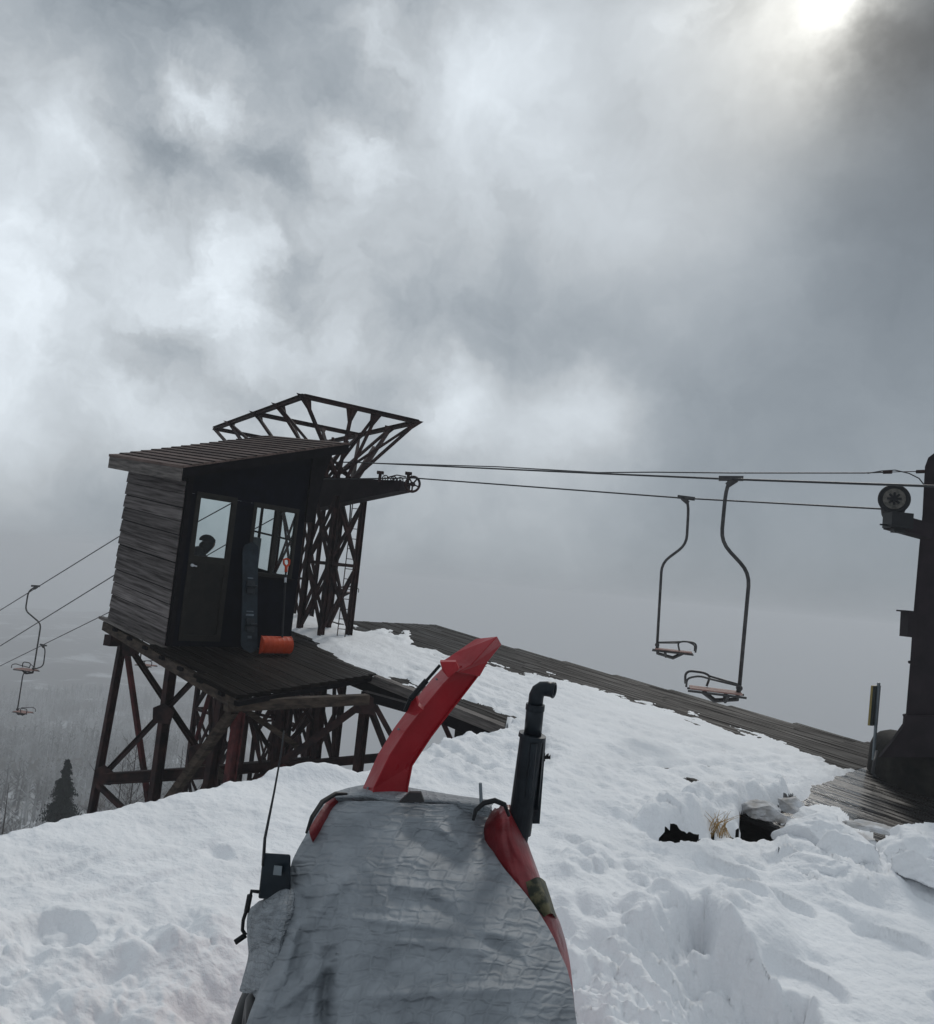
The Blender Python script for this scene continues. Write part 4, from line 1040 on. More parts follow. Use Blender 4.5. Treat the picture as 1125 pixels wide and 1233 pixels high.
# insulator and strain wire
m = MB(); e0 = P(1064, 568.5, 10.95); e1 = P(1113, 567.5, 10.95); m.tube([e0, e1], .006, 6); m.tube([P(1064, 568.5, 10.95), P(1074, 568.3, 10.95)], .024, 10); m.tube([P(1104, 568, 10.95), P(1113, 567.7, 10.95)], .024, 10); m.build('insulator', M_steel, mast)
m = MB(); m.tube([P(1045, 570, 10.95), P(1062, 567, 10.95), P(1078, 566, 10.95), P(1095, 570, 10.95), P(1107, 576, 10.95), P(1114, 585, 11)], .008, 6); m.build('drop_wire', M_cable, mast)
m = MB(); c = P(1099, 752, 11.05); m.box(c+Vector((-.06, 0, -.17)), (.12, 0, 0), (0, .2, 0), (0, 0, .33)); m.box(c+Vector((-.10, 0, .16)), (.2, 0, 0), (0, .24, 0), (0, 0, .02)); m.build('switch_box', M_mast, mast)
m = MB()
for py in (797, 861): m.tube([P(1097 if py < 800 else 1092, py, 11.05), P(1088 if py > 800 else 1094.5, py+.5, 11.05)], .02, 8)
m.build('bolt', M_mast, mast)
# gusset flare and concrete foot
m = MB(); m.plate([P(1091, 862, 11.0), P(1090, 872, 11.0), P(1076, 892, 11.0), P(1060, 912, 11.0), P(1140, 912, 11.0), P(1140, 862, 11.0)], (0, 1, 0), .06); m.build('base_flange', M_mast, mast)
def foot():
    c = P(1150, 915, 11.4); vs = []; k = 22; gz = deckz(c.x, c.y)-.25; hts = [(gz, 1.0), (gz+.42, .99), (gz+.62, .96), (gz+.74, .86)]
    top = P(1070, 893, 10.9).z; fs = []
    lev = [(gz-.2, .90), (gz+.25, .92), (top-.22, .90), (top-.10, .86), (top-.03, .78), (top, .66)]
    for z, r in lev:
        for i in range(k):
            an = 2*PI*i/k; e = abs(math.cos(an))**.6*math.copysign(1, math.cos(an)), abs(math.sin(an))**.6*math.copysign(1, math.sin(an))
            vs.append(Vector((c.x+r*.92*e[0]+random.uniform(-.012, .012), c.y+.35+r*.8*e[1]+random.uniform(-.012, .012), z+random.uniform(-.01, .01))))
    for i in range(len(lev)-1):
        for j in range(k): fs.append((i*k+j, i*k+(j+1) % k, (i+1)*k+(j+1) % k, (i+1)*k+j))
    fs.append(tuple((len(lev)-1)*k+j for j in range(k)))
    m = MB(); m.add(vs, fs); m.build('concrete_foot', M_conc, mast, smooth=True)
foot()
# sign post
sp = thing('sign_post', 'thin grey post with an edge-on sign board beside the mast foot', 'sign', P(1053, 912, 11.6))
m = MB(); m.tube([P(1052, 915, 11.6), P(1058.5, 822, 11.6)], .022, 10); m.build('post', M_galv, sp)
m = MB(); a0 = P(1053.5, 826, 11.55); a1 = P(1049.5, 874, 11.55); dv = a1-a0; m.box(a0+X0*-.02, dv, Vector((.16, .16, 0)), X0*.03); m.build('sign_plate', M_green, sp)
m = MB(); m.box(a0+X0*-.052, dv, Vector((.16, .16, 0)), X0*.03); m.build('sign_face', M_yellow, sp)
# black hose looping beside the foot
m = MB(); m.tube([P(1056, 905, 10.9), P(1053, 918, 10.6), P(1051, 930, 10.5), P(1054, 936, 10.4)], .02, 8); tag(m.build('hose', M_black, loc=P(1051, 930, 10.5), smooth=True), 'short black hose bending down beside the concrete foot', 'hose')

# ------------------------------------------------------------------ snow blower
bl = thing('snow_blower', 'large red snow blower with tall discharge chute, parked under a grey tarp', 'snow blower', P(500, 1330, 3.0))
def sweep_box(mb, secs):
    """secs: list of (centre, e1 half vector, e2 half vector)"""
    vs = []; fs = []
    for c, a_, b_ in secs: vs += [c-a_-b_, c+a_-b_, c+a_+b_, c-a_+b_]
    n = len(secs)
    for i in range(n-1):
        for k in range(4): fs.append((i*4+k, i*4+(k+1) % 4, i*4+4+(k+1) % 4, i*4+4+k))
    fs += [(3, 2, 1, 0), (n*4-4, n*4-3, n*4-2, n*4-1)]; mb.add(vs, fs)
def chute():
    d0 = 3.05
    # picture-plane outline: left edge, crest edge (between narrow and wide face), right edge
    Lp = [(432, 975), (437, 948), (455, 908), (474, 877), (497, 846), (520, 817), (540, 797)]
    Cp = [(446, 975), (451, 948), (470, 909), (489, 880), (512, 851), (534, 824), (556, 802)]
    Rp = [(488, 975), (491, 948), (496, 922), (519, 887), (541, 858), (560, 834), (580, 808)]
    m = MB(); vs = []; fs = []
    for i, (l, c, r) in enumerate(zip(Lp, Cp, Rp)):
        dd = d0+.02*i
        vl = P(*l, dd+.10); vc = P(*c, dd-.01); vr = P(*r, dd+.05); vb = vl+(vr-vc)+Vector((0, .03, 0))
        vs += [vl, vc, vr, vb]
    n = len(Lp)
    for i in range(n-1):
        for k in range(4): fs.append((i*4+k, i*4+4+k, i*4+4+(k+1) % 4, i*4+(k+1) % 4))
    fs += [(0, 1, 2, 3), (n*4-1, n*4-2, n*4-3, n*4-4)]
    m.add(vs, fs); ch = m.build('chute', M_red, bl, bevel=.004)
    # rolled stiffening rim along the crest and the right edge
    m = MB(); m.tube([P(*c, d0+.02*i-.014) for i, c in enumerate(Cp)], .0035, 6); m.tube([P(*c, d0+.02*i+.045) for i, c in enumerate(Rp)], .004, 6); m.build('seam', M_red, ch)
    for i in (1, 3, 5):
        m = MB(); c_ = P(Lp[i][0]+6, Lp[i][1]+1, d0+.02*i+.035); m.disc(c_, Vector((-.5, -1, .3)), .004, .006, 8); m.build('bolt', M_galv, ch)
    # deflector
    m = MB()
    D_l = [(531, 797), (548, 786), (573, 769)]; D_c = [(551, 810), (568, 800), (599, 766)]; D_r = [(578, 815), (588, 797), (604.5, 776)]
    vs = []; fs = []
    for i, (l, c, r) in enumerate(zip(D_l, D_c, D_r)):
        dd = d0+.10+.03*i; vl = P(*l, dd+.09); vc = P(*c, dd-.03); vr = P(*r, dd+.04); vs += [vl, vc, vr, vl+(vr-vc)+Vector((0, .02, 0))]
    for i in range(2):
        for k in range(4): fs.append((i*4+k, i*4+4+k, i*4+4+(k+1) % 4, i*4+(k+1) % 4))
    fs += [(0, 1, 2, 3), (11, 10, 9, 8)]
    m.add(vs, fs); df = m.build('deflector', M_red, ch, bevel=.004)
    m = MB(); c = P(533, 800, d0+.06); m.plate([P(530, 797, d0+.07), P(549, 797, d0+.06), P(553, 806, d0+.04), P(540, 816, d0+.04), P(533, 808, d0+.06)], FW, .04); m.build('hinge_bracket', M_red, ch)
    m = MB(); m.plate([P(489, 858, d0), P(493, 842, d0), P(500, 836, d0), P(504, 850, d0-.02), P(510, 855, d0-.03), P(500, 862, d0-.03)], FW, .05); m.build('lower_bracket', M_red, ch)
    m = MB(); a_ = P(494, 842, d0-.02); b_ = P(530, 801, d0+.02); m.tube([a_, lerp(a_, b_, .55)], .0105, 10); m.tube([lerp(a_, b_, .5), b_], .006, 8); m.tube([P(488, 856, d0-.02), a_], .008, 8); m.build('gas_strut', M_black, ch)
chute()
def stack():
    d = 3.0
    m = MB(); m.tube([P(620, 1040, d), P(631, 985, d)], .030, 16); m.build('exhaust_pipe', M_pipe, bl, smooth=True)
    m = MB(); m.tube([P(625, 1003, d), P(641, 886, d)], .044, 24); mo = m.build('muffler', M_pipe, bl, smooth=False)
    m = MB(); m.tube([P(640.5, 889, d), P(641.5, 884, d)], .050, 24); m.tube([P(636, 960, d-.04), P(643, 895, d-.04)], .014, 8); m.build('muffler_collar', M_pipe, mo)
    m = MB(); m.plate([P(648, 975, d-.02), P(655, 890, d-.02), P(657.5, 890, d), P(650, 992, d), P(637, 992, d), P(638, 975, d-.02)], FW, .01); m.build('heat_shield', M_pipe, mo)
    m = MB(); m.tube([P(641.5, 886, d), P(645, 848, d)], .032, 20); m.build('outlet_pipe', M_pipe, bl, smooth=True)
    m = MB(); pts = [P(644.5, 852, d), P(646, 838, d), P(648.5, 832.5, d), P(653, 829.5, d), P(659, 829.5, d-.005), P(667, 831, d-.01)]
    m.tube(pts, [.027]*6, 18); el = m.build('elbow', M_pipe, bl, smooth=True)
    m = MB(); m.torus(P(666.5, 831, d-.01), (P(667, 831, d-.01)-P(659, 829.5, d)), .024, .006, 20, 8); m.tube([P(644.3, 855, d), P(645, 848, d)], .0345, 20); m.build('pipe_lip', M_pipe, el)
stack()
# body under the cover
def body():
    m = MB(); c0 = P(500, 1005, 3.05); r_ = X0
    def q(x, y, z): return Vector((c0.x+x, c0.y+y, c0.z+z))
    m.hexa([q(-.44, -.5, -1.0), q(.34, -.5, -1.0), q(.34, .5, -1.0), q(-.44, .5, -1.0), q(-.30, -.12, -.02), q(.24, -.12, -.02), q(.24, .35, -.02), q(-.30, .35, -.02)])
    m.build('engine_housing', M_red, bl, bevel=.05)
    # auger housing in front
    m = MB(); m.hexa([q(-.6, .55, -1.05), q(.6, .55, -1.05), q(.6, 1.15, -1.05), q(-.6, 1.15, -1.05), q(-.6, .5, -.45), q(.6, .5, -.45), q(.6, 1.1, -.5), q(-.6, 1.1, -.5)]); m.build('auger_housing', M_red, bl, bevel=.03)
    for s in (-.50, .50):
        m = MB(); c = q(s, .1, -.90); m.torus(c, X0, .22, .085, 32, 10); ty = m.build('tyre', M_black, bl, smooth=True)
        m = MB(); m.disc(c, X0, .15, .08, 24); m.build('rim', M_red, ty)
body()
# track/wheel dark seen at lower left
m = MB(); m.torus(P(318, 1268, 2.62), (Vector((1, .25, 0))), .13, .075, 28, 10); m.disc(P(318, 1268, 2.62), (Vector((1, .25, 0))), .12, .09, 24); m.build('caster_tyre', M_black, bl, smooth=True)
# red edging sheets peeping out: left top strip and right flank
def strip_mesh(name, rows, mt, parent, amp=.006, sub=10, uvs=4):
    """rows: list of lists of (px,py,d): bicubic-less linear patch with noise"""
    ny, nx = len(rows), len(rows[0]); NY, NX = (ny-1)*sub+1, (nx-1)*sub+1; R_ = np.array(rows, float); V = []; UV = []
    yy = np.linspace(0, ny-1, NY); xx = np.linspace(0, nx-1, NX)
    def cub(P0, P1, P2, P3, t): return .5*((2*P1)+(-P0+P2)*t+(2*P0-5*P1+4*P2-P3)*t*t+(-P0+3*P1-3*P2+P3)*t**3)
    def ev(arr, t):
        i = min(int(t), len(arr)-2); f = t-i; g = lambda k: arr[min(max(k, 0), len(arr)-1)]
        return cub(g(i-1), g(i), g(i+1), g(i+2), f)
    for y in yy:
        row = np.array([ev(R_[:, c], y) for c in range(nx)])
        for x in xx:
            q = ev(row, x); V.append(list(P(q[0], q[1], q[2]))); UV.append((x/uvs, y/uvs))
    V = np.array(V); UV = np.array(UV)
    X = UV[:, 0]*3; Y = UV[:, 1]*3
    dn = fbm(X, Y, 4, 77)*amp*.9+(ridged(X*1.3+2, Y*.9, 3, 88)-.5)*amp*1.2
    V[:, 1] += dn; V[:, 2] += dn*.25
    return grid_mesh(name, V, NX, NY, mt, parent, uv=UV)
strip_mesh('side_cover', [
    [(596, 972, 3.120), (606, 968, 3.040), (617, 975, 3.020), (622, 990, 3.120), (612, 1010, 3.320)],
    [(580, 1000, 2.980), (604, 1000, 2.900), (622, 1000, 2.920), (634, 1012, 3.070), (620, 1030, 3.320)],
    [(585, 1050, 2.920), (615, 1050, 2.820), (637, 1046, 2.840), (650, 1056, 3.020), (630, 1070, 3.320)],
    [(600, 1100, 2.820), (635, 1100, 2.740), (656, 1090, 2.770), (668, 1098, 2.970), (640, 1110, 3.320)],
    [(620, 1170, 2.720), (655, 1165, 2.680), (677, 1150, 2.720), (684, 1155, 2.920), (650, 1160, 3.320)],
    [(640, 1250, 2.620), (675, 1250, 2.620), (690, 1235, 2.680), (693, 1245, 2.920), (660, 1250, 3.320)]], M_redtarp, bl, .035, 12)
strip_mesh('grimy_patch', [
    [(633, 1062, 2.786), (648, 1056, 2.788), (657, 1062, 2.898)],
    [(640, 1085, 2.728), (656, 1078, 2.728), (665, 1086, 2.858)],
    [(655, 1105, 2.698), (664, 1100, 2.698), (671, 1106, 2.838)]], M_camo, bl, .004, 8)
strip_mesh('top_cover', [
    [(372, 998, 2.840), (388, 973, 2.940), (400, 961, 3.020), (430, 960, 3.060), (470, 966, 3.060), (500, 968, 3.060)],
    [(374, 1008, 2.820), (392, 982, 2.920), (404, 967, 2.990), (432, 968, 3.030), (470, 974, 3.020), (500, 975, 3.020)],
    [(380, 1022, 2.870), (400, 1000, 2.920), (412, 985, 3.020), (436, 985, 3.070), (470, 990, 3.070), (500, 990, 3.070)]], M_redtarp, bl, .002, 8)
m = MB(); m.tube([P(369, 1003, 2.70), P(376, 984, 2.76), (P(388, 966, 2.84)), P(404, 956, 2.9), P(418, 956, 2.93)], [.004, .008, .009, .008, .004], 8); m.build('rubber_trim', M_black, bl, smooth=True)
m = MB(); m.tube([P(570, 988, 2.72), P(573, 976, 2.74), P(583, 967, 2.76), P(596, 964, 2.76), P(608, 969, 2.76), P(613, 982, 2.78)], [.005, .008, .009, .009, .008, .006], 8)
m.build('rubber_trim', M_black, bl, smooth=True)
m = MB(); m.plate([P(481, 966, 2.86), P(493, 955, 2.9), (P(507, 955, 2.9)), P(511, 966, 2.86)], FW, .02); m.build('vent_flap', M_black, bl)
m = MB(); m.tube([P(580, 975, 2.9), P(578.6, 943, 2.9)], [.0065, .0055], 8); m.build('stub_rod', M_galv, bl)
# control box, lever, marker rod
m = MB(); c = [P(311, 1082, 2.72), P(350, 1084, 2.66), P(350, 1084, 2.80), P(311, 1082, 2.86), P(317, 1027, 2.72), P(350, 1029, 2.66), P(350, 1029, 2.80), P(317, 1027, 2.86)]; m.hexa(c); cb = m.build('control_box', M_board, bl, bevel=.006)
m = MB(); m.plate([P(329, 1053, 2.685), P(339, 1054, 2.668), P(340, 1043, 2.665), P(330.5, 1042, 2.682)], -FW, .003); m.build('box_label', M_galv, cb)
m = MB(); m.tube([P(317, 1042, 2.72), P(319, 1010, 2.72), P(330, 955, 2.72), P(339, 905, 2.75), P(342, 880, 2.76)], [.006, .005, .0035, .0028, .0025], 8); m.build('marker_rod', M_cable, bl, smooth=True)
m = MB(); m.tube([P(312, 1074, 2.7), P(303, 1073, 2.7), P(300, 1088, 2.7), P(297, 1094, 2.7)], .006, 8); m.tube([P(301, 1078, 2.7), P(297, 1098, 2.7)], .009, 8); m.tube([P(297, 1096, 2.7), P(293, 1108, 2.7), P(292, 1120, 2.7), P(296, 1126, 2.7)], .006, 8); m.tube([P(296, 1126, 2.68), P(283, 1135, 2.66)], .009, 8); m.build('lever', M_black, bl, smooth=True)

# tarp
tp = thing('tarp', 'crinkled grey woven tarp draped over the snow blower', 'tarp', P(500, 1300, 2.6))
def tarp():
    # rows from the top rim downwards: (xl, yl, xr, yr, crown) ; crown lifts the middle
    Rw = [(396, 960, 592, 970, 0, 2.93), (380, 977, 590, 990, 0, 2.86), (369, 1000, 587, 1016, 0, 2.78), (352, 1036, 608, 1046, 3, 2.66), (344, 1064, 640, 1084, 6, 2.55), (337, 1100, 664, 1124, 8, 2.45),
          (327, 1140, 681, 1161, 10, 2.36), (312, 1188, 690, 1197, 10, 2.27), (297, 1233, 696, 1233, 8, 2.20), (285, 1275, 704, 1272, 8, 2.15), (270, 1330, 715, 1325, 6, 2.10), (262, 1400, 722, 1400, 6, 2.06)]
    R_ = np.array(Rw, float); NY = 230; NX = 260; rows = []; UV = []
    yy = np.linspace(0, len(Rw)-1, NY); U_ = np.linspace(-.10, 1.10, NX)
    cols = [np.interp(yy, np.arange(len(Rw)), R_[:, k]) for k in range(6)]
    # smooth the columns
    ker = np.ones(15)/15
    cols = [np.convolve(np.pad(c, 7, mode='edge'), ker, 'valid') for c in cols]
    V = np.zeros((NY, NX, 3)); uvv = np.zeros((NY, NX, 2))
    for i in range(NY):
        xl, yl, xr, yr, cr, d0 = [c[i] for c in cols]; v = yy[i]/(len(Rw)-1)
        for j, u in enumerate(U_):
            uc = min(max(u, 0), 1); over = u-uc; e = abs(2*uc-1)
            x = xl+(xr-xl)*uc; y = yl+(yr-yl)*uc-cr*(1-e*e)
            # shape of the bulk: rounded shoulders, folds that pull away from corners
            d = d0+.16*e**3.2+.34*abs(over)*10*.9
            x -= over*10*12
            if i == 0 and False: pass
            top = max(0, .035-v)/.035
            V[i, j] = (x, y, d)
            uvv[i, j] = (u*1.35*(xr-xl)/300, v*1.9)
    X = V[..., 0]; Y = V[..., 1]
    # folds in depth
    def line_fold(x0, y0, x1, y1, w, amp):
        ex, ey = x1-x0, y1-y0; L2 = ex*ex+ey*ey; t = np.clip(((X-x0)*ex+(Y-y0)*ey)/L2, 0, 1); dd = np.hypot(X-x0-t*ex, Y-y0-t*ey); return -1.7*amp*np.exp(-(dd/w)**2)*np.sqrt(np.clip(np.minimum(t, 1-t)*6, 0, 1))
    dz = 0
    for a in ((425, 1045, 350, 1130, 11, .028), (360, 1120, 305, 1233, 12, .035), (395, 1140, 390, 1240, 9, -.03), (470, 1065, 520, 1072, 6, .012), (590, 1010, 650, 1120, 10, .014), (455, 1130, 600, 1145, 7, .010),
              (520, 990, 560, 1020, 7, .012), (420, 1105, 640, 1130, 6, .009), (425, 1200, 650, 1190, 8, .010), (440, 985, 440, 1050, 7, .008), (405, 1150, 330, 1220, 8, .022), (480, 1000, 600, 1060, 14, -.022),
              (620, 1085, 560, 1160, 9, .010), (372, 1080, 352, 1180, 9, -.02), (500, 1075, 640, 1170, 10, -.012), (388, 1205, 402, 1240, 8, -.010)):
        dz = dz+line_fold(*a)
    gx = uvv[..., 0]; gy = uvv[..., 1]
    wx = gx+.05*fbm(gx*4, gy*4, 3, 301); wy = gy+.05*fbm(gx*4+9, gy*4, 3, 305)
    dz = dz+.034*fbm(gx*2.0, gy*1.7, 3, 311)+.011*(ridged(wx*5.5, wy*4.5, 3, 321)-.5)+.0045*(ridged(wx*15, wy*12, 2, 331)-.5)
    ex_ = .0032*(np.abs(((wx*17+.2*fbm(gx*9, gy*9, 2, 341)) % 1)-.5) < .10)
    dz = dz+ex_*0
    V[..., 2] += dz
    V[..., 0] += fbm(gy*5, gx*0+2, 3, 351)*2.2; 
    # rim wobble
    V[..., 1] += (np.exp(-yy/1.2)[:, None])*(fbm(gx*6, gx*0, 3, 361)*2.5)
    D3 = V[..., 2][..., None]*(np.array(FW)+((V[..., 0]-CX)/FPX)[..., None]*np.array(XC)+((CY-V[..., 1])/FPX)[..., None]*np.array(UC))+np.array(CAM)
    grid_mesh('main_sheet', D3.reshape(-1, 3), NX, NY, M_tarp, tp, uv=uvv.reshape(-1, 2))
tarp()
strip_mesh('top_fold', [
    [(404, 953, 3.30), (432, 946, 3.34), (470, 945, 3.36), (500, 950, 3.36), (540, 956, 3.3), (590, 963, 3.2)],
    [(402, 956, 3.05), (434, 951, 3.10), (470, 951, 3.12), (502, 956, 3.10), (542, 960, 3.06), (594, 967, 3.0)],
    [(403, 960, 2.97), (436, 958, 3.0), (466, 962, 3.0), (505, 963, 2.98), (545, 966, 2.95), (592, 972, 2.9)],
    [(408, 966, 3.0), (438, 968, 3.02), (470, 974, 3.02), (508, 976, 2.99), (548, 978, 2.96), (588, 984, 2.9)]], M_tarp, tp, .006, 10, 3)
strip_mesh('side_fold', [
    [(313, 1084, 2.82), (325, 1078, 2.72), (342, 1073, 2.66), (360, 1075, 2.66)],
    [(299, 1098, 2.8), (315, 1096, 2.66), (340, 1094, 2.56), (360, 1096, 2.6)],
    [(297, 1120, 2.78), (310, 1122, 2.62), (335, 1122, 2.50), (352, 1122, 2.54)],
    [(299, 1150, 2.74), (310, 1150, 2.58), (330, 1152, 2.46), (345, 1154, 2.48)],
    [(291, 1182, 2.70), (304, 1186, 2.52), (320, 1188, 2.42), (335, 1190, 2.42)],
    [(288, 1195, 2.66), (303, 1201, 2.50), (314, 1203, 2.40), (325, 1205, 2.40)]], M_tarp, tp, .02, 14, 3)

# ------------------------------------------------------------------ sky, sun, haze
SUN = DIR(990, 8)
el = math.asin(SUN.z); azs = math.atan2(SUN.x, SUN.y)
def sky():
    w = bpy.data.worlds.new('World'); scene.world = w; w.use_nodes = True; nt = w.node_tree; nt.nodes.clear(); N = nt.nodes.new; K = nt.links.new
    out = N('ShaderNodeOutputWorld'); tc = N('ShaderNodeTexCoord'); D = tc.outputs['Generated']
    def vm(op, a, b=None, s=None):
        n = N('ShaderNodeVectorMath'); n.operation = op
        if isinstance(a, tuple): n.inputs[0].default_value = a
        else: K(a, n.inputs[0])
        if b is not None:
            if isinstance(b, tuple): n.inputs[1].default_value = b
            else: K(b, n.inputs[1])
        if s is not None: n.inputs['Scale'].default_value = s
        return n
    def mt_(op, a, b=None, c=None):
        n = N('ShaderNodeMath'); n.operation = op
        for k, v in enumerate((a, b, c)):
            if v is None: continue
            if isinstance(v, (int, float)): n.inputs[k].default_value = v
            else: K(v, n.inputs[k])
        return n.outputs[0]
    def noise(vec, sc, det=8, ro=.55, dist=0.):
        n = N('ShaderNodeTexNoise'); n.inputs['Scale'].default_value = sc; n.inputs['Detail'].default_value = det; n.inputs['Roughness'].default_value = ro
        n.inputs['Distortion'].default_value = dist; K(vec, n.inputs['Vector']); return n
    nc = noise(D, 4.5, 6, .62)
    wv = vm('ADD', nc.outputs['Color'], (-.5, -.5, -.5)); wv = vm('SCALE', wv.outputs[0], s=.17)
    D2 = vm('NORMALIZE', vm('ADD', D, wv.outputs[0]).outputs[0]).outputs[0]
    nc3 = noise(D2, 8, 9, .60); wv3 = vm('SCALE', vm('ADD', nc3.outputs['Color'], (-.5, -.5, -.5)).outputs[0], s=.17)
    D3 = vm('NORMALIZE', vm('ADD', D2, wv3.outputs[0]).outputs[0]).outputs[0]
    nc4 = vm('SCALE', vm('ADD', nc.outputs['Color'], (-.5, -.5, -.5)).outputs[0], s=.08)
    DS = vm('NORMALIZE', vm('ADD', D, nc4.outputs[0]).outputs[0]).outputs[0]
    # (px, py, radius px, amount, sharp?) in perceptual (sRGB-like) value
    V0 = .715
    blobs = [
        # broad light and dark masses
        (60, 480, 330, .10, 0), (560, 180, 260, .05, 0), (-100, 250, 300, .08, 0), (560, 280, 330, .03, 0), (1120, 420, 330, -.10, 0), (1140, 190, 200, -.13, 0), (1190, 60, 140, -.08, 0),
        (760, 640, 320, -.03, 0), (960, 820, 330, -.08, 0), (150, 780, 260, -.05, 0),
        (200, 20, 150, -.10, 1), (60, 35, 110, -.10, 1), (330, 55, 110, -.08, 1), (480, 10, 90, -.08, 1), (560, 20, 60, -.04, 1), (790, 35, 60, .05, 1), (600, 60, 60, .06, 1), (680, 120, 170, .06, 0), (880, 60, 90, .06, 1),
        (60, 140, 100, .11, 1), (165, 195, 62, -.12, 2), (280, 140, 55, 0.160, 2), (230, 125, 35, 0.080, 2), (420, 175, 42, 0.136, 2), (350, 225, 50, -.09, 2), (455, 130, 40, -.07, 2), (255, 235, 55, -.06, 2), (480, 72, 38, 0.120, 2), (560, 130, 70, .05, 1),
        (285, 320, 70, 0.120, 2), (370, 365, 36, -.12, 2), (195, 400, 48, -.11, 2), (440, 385, 42, -.08, 2), (265, 430, 55, -.07, 2), (330, 395, 40, 0.048, 2), (400, 405, 40, 0.040, 2), (60, 330, 110, .05, 1), (520, 330, 80, -.03, 1),
        (120, 610, 65, -.11, 1), (30, 540, 80, .05, 1), (200, 500, 50, .05, 1),
        (550, 485, 50, .20, 1), (700, 470, 65, .20, 1), (625, 495, 50, .09, 1), (620, 560, 120, .03, 0), (735, 285, 80, .09, 0), (640, 390, 120, -.09, 0), (700, 405, 80, -.05, 0), (880, 270, 110, .05, 0), (640, 660, 90, .02, 0),
        (990, 15, 130, .08, 0), (985, 6, 62, .20, 1), (1000, 8, 40, .20, 1), (960, 30, 60, .08, 1), (930, 50, 110, .03, 1), (880, 130, 90, .03, 1), (1085, 70, 55, -.11, 1), (1110, 30, 70, -.07, 1), (850, 40, 30, -.06, 2), (830, 28, 22, 0.064, 2), (770, 175, 70, -.02, 1)]
    s = mt_('ADD', V0, 0)
    for (px, py, r, amt, lv) in blobs:
        d = DIR(px, py); dist = math.sqrt(1+((px-CX)**2+(py-CY)**2)/FPX**2); ang = r/FPX/dist
        dp = vm('DOT_PRODUCT', {0: DS, 1: D2, 2: D3}[lv], tuple(d)).outputs['Value']
        # gaussian on the sphere: exp(-(2(1-dot))/ang^2)
        e = mt_('POWER', math.e, mt_('MULTIPLY', mt_('SUBTRACT', dp, 1), 2/(ang*ang)))
        s = mt_('MULTIPLY_ADD', e, amt, s)
    # wispy detail, stronger on the left
    n1 = noise(D2, 5.5, 9, .58, .3); n2 = noise(D3, 14, 8, .6)
    dl = vm('DOT_PRODUCT', D, tuple(DIR(230, 260))).outputs['Value']
    mask = mt_('POWER', math.e, mt_('MULTIPLY', mt_('SUBTRACT', dl, 1), 2/(.42**2)))
    mask = mt_('MULTIPLY_ADD', mask, .85, .28)
    wis = mt_('ADD', mt_('MULTIPLY', mt_('SUBTRACT', n1.outputs['Fac'], .5), .40), mt_('MULTIPLY', mt_('SUBTRACT', n2.outputs['Fac'], .5), .20))
    s = mt_('MULTIPLY_ADD', wis, mask, s)
    # towards and under the horizon the cloud merges into flat grey fog
    sx = N('ShaderNodeSeparateXYZ'); K(D, sx.inputs[0])
    mr = N('ShaderNodeMapRange'); mr.interpolation_type = 'SMOOTHSTEP'; mr.inputs[1].default_value = -.14; mr.inputs[2].default_value = .13; mr.inputs[3].default_value = 1; mr.inputs[4].default_value = 0
    K(sx.outputs['Z'], mr.inputs[0])
    mr2 = mt_('MULTIPLY', mr.outputs[0], .75)
    fogv = .515
    s = mt_('ADD', mt_('MULTIPLY', s, mt_('SUBTRACT', 1, mr2)), mt_('MULTIPLY', mr2, fogv))
    # value -> linear
    s = mt_('MAXIMUM', s, .05)
    lin = mt_('POWER', s, 2.25)
    # tint: cool grey, warmer near the sun
    ds = vm('DOT_PRODUCT', D, tuple(SUN)).outputs['Value']
    warm = mt_('POWER', math.e, mt_('MULTIPLY', mt_('SUBTRACT', ds, 1), 2/(.13**2)))
    mb_ = N('ShaderNodeMix'); mb_.data_type = 'RGBA'; mrb = N('ShaderNodeMapRange'); mrb.inputs[1].default_value = .52; mrb.inputs[2].default_value = .76; K(s, mrb.inputs[0]); K(mrb.outputs[0], mb_.inputs[0]); mb_.inputs[6].default_value = (.85, 1.0, 1.15, 1); mb_.inputs[7].default_value = (.92, 1.0, 1.07, 1)
    mc_ = N('ShaderNodeMix'); mc_.data_type = 'RGBA'; K(warm, mc_.inputs[0]); K(mb_.outputs[2], mc_.inputs[6]); mc_.inputs[7].default_value = (1.0, 1.0, .95, 1)
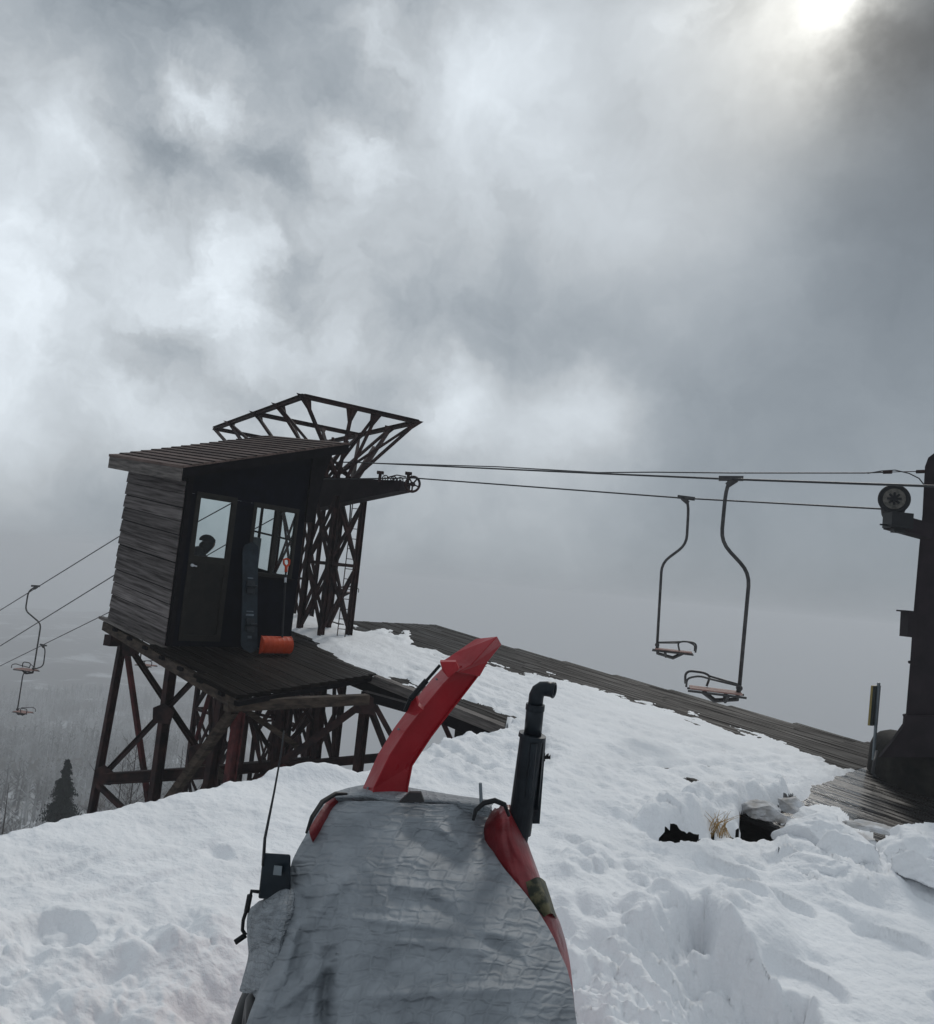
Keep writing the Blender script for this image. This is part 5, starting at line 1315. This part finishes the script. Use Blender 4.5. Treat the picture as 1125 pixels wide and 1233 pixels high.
    # slight hue drift between bluish and neutral clouds
    cm = vm('SCALE', mc_.outputs[2]); K(lin, cm.inputs['Scale'])
    bg = N('ShaderNodeBackground'); K(cm.outputs[0], bg.inputs[0]); bg.inputs[1].default_value = 1.0
    st = N('ShaderNodeTexSky'); st.sky_type = 'NISHITA'; st.sun_disc = False; st.sun_elevation = el; st.sun_rotation = azs
    bg2 = N('ShaderNodeBackground'); K(st.outputs[0], bg2.inputs[0]); bg2.inputs[1].default_value = .06
    mx = N('ShaderNodeMixShader'); mx.inputs[0].default_value = .03; K(bg.outputs[0], mx.inputs[1]); K(bg2.outputs[0], mx.inputs[2]); K(mx.outputs[0], out.inputs[0])
    w.cycles.sampling_method = 'MANUAL'; w.cycles.sample_map_resolution = 512
sky()
sl = bpy.data.lights.new('sun', 'SUN'); sl.energy = 1.05; sl.angle = math.radians(11); sl.color = (1, .96, .9)
so_ = bpy.data.objects.new('sun', sl); COL.objects.link(so_); so_.rotation_euler = (-SUN).to_track_quat('-Z', 'Y').to_euler()

def haze():
    m = bpy.data.materials.new('haze_air'); m.use_nodes = True; nt = m.node_tree; nt.nodes.clear(); o = nt.nodes.new('ShaderNodeOutputMaterial')
    v = nt.nodes.new('ShaderNodeVolumePrincipled'); v.inputs['Color'].default_value = (.96, .975, 1, 1); v.inputs['Density'].default_value = HAZE; v.inputs['Anisotropy'].default_value = 0
    nt.links.new(v.outputs[0], o.inputs['Volume'])
    zs = []
    for ob in scene.objects:
        if ob.name.startswith('hillside'): zs = [x.co.z for x in ob.data.vertices]
    z0 = min(zs)-1; mb = MB(); mb.box((-2000, -1000, z0), (4000, 0, 0), (0, 3000, 0), (0, 0, 12-z0)); ob = mb.build('haze', m); tag(ob, 'pale mountain haze filling the valley', kind='stuff')
HAZE = .0014
haze()

scene.view_settings.view_transform = 'Standard'; scene.view_settings.look = 'None'; scene.view_settings.exposure = 0; scene.view_settings.gamma = 1
scene.cycles.volume_bounces = 1; scene.cycles.max_bounces = 8; scene.cycles.transparent_max_bounces = 12
scene.cycles.use_denoising = True
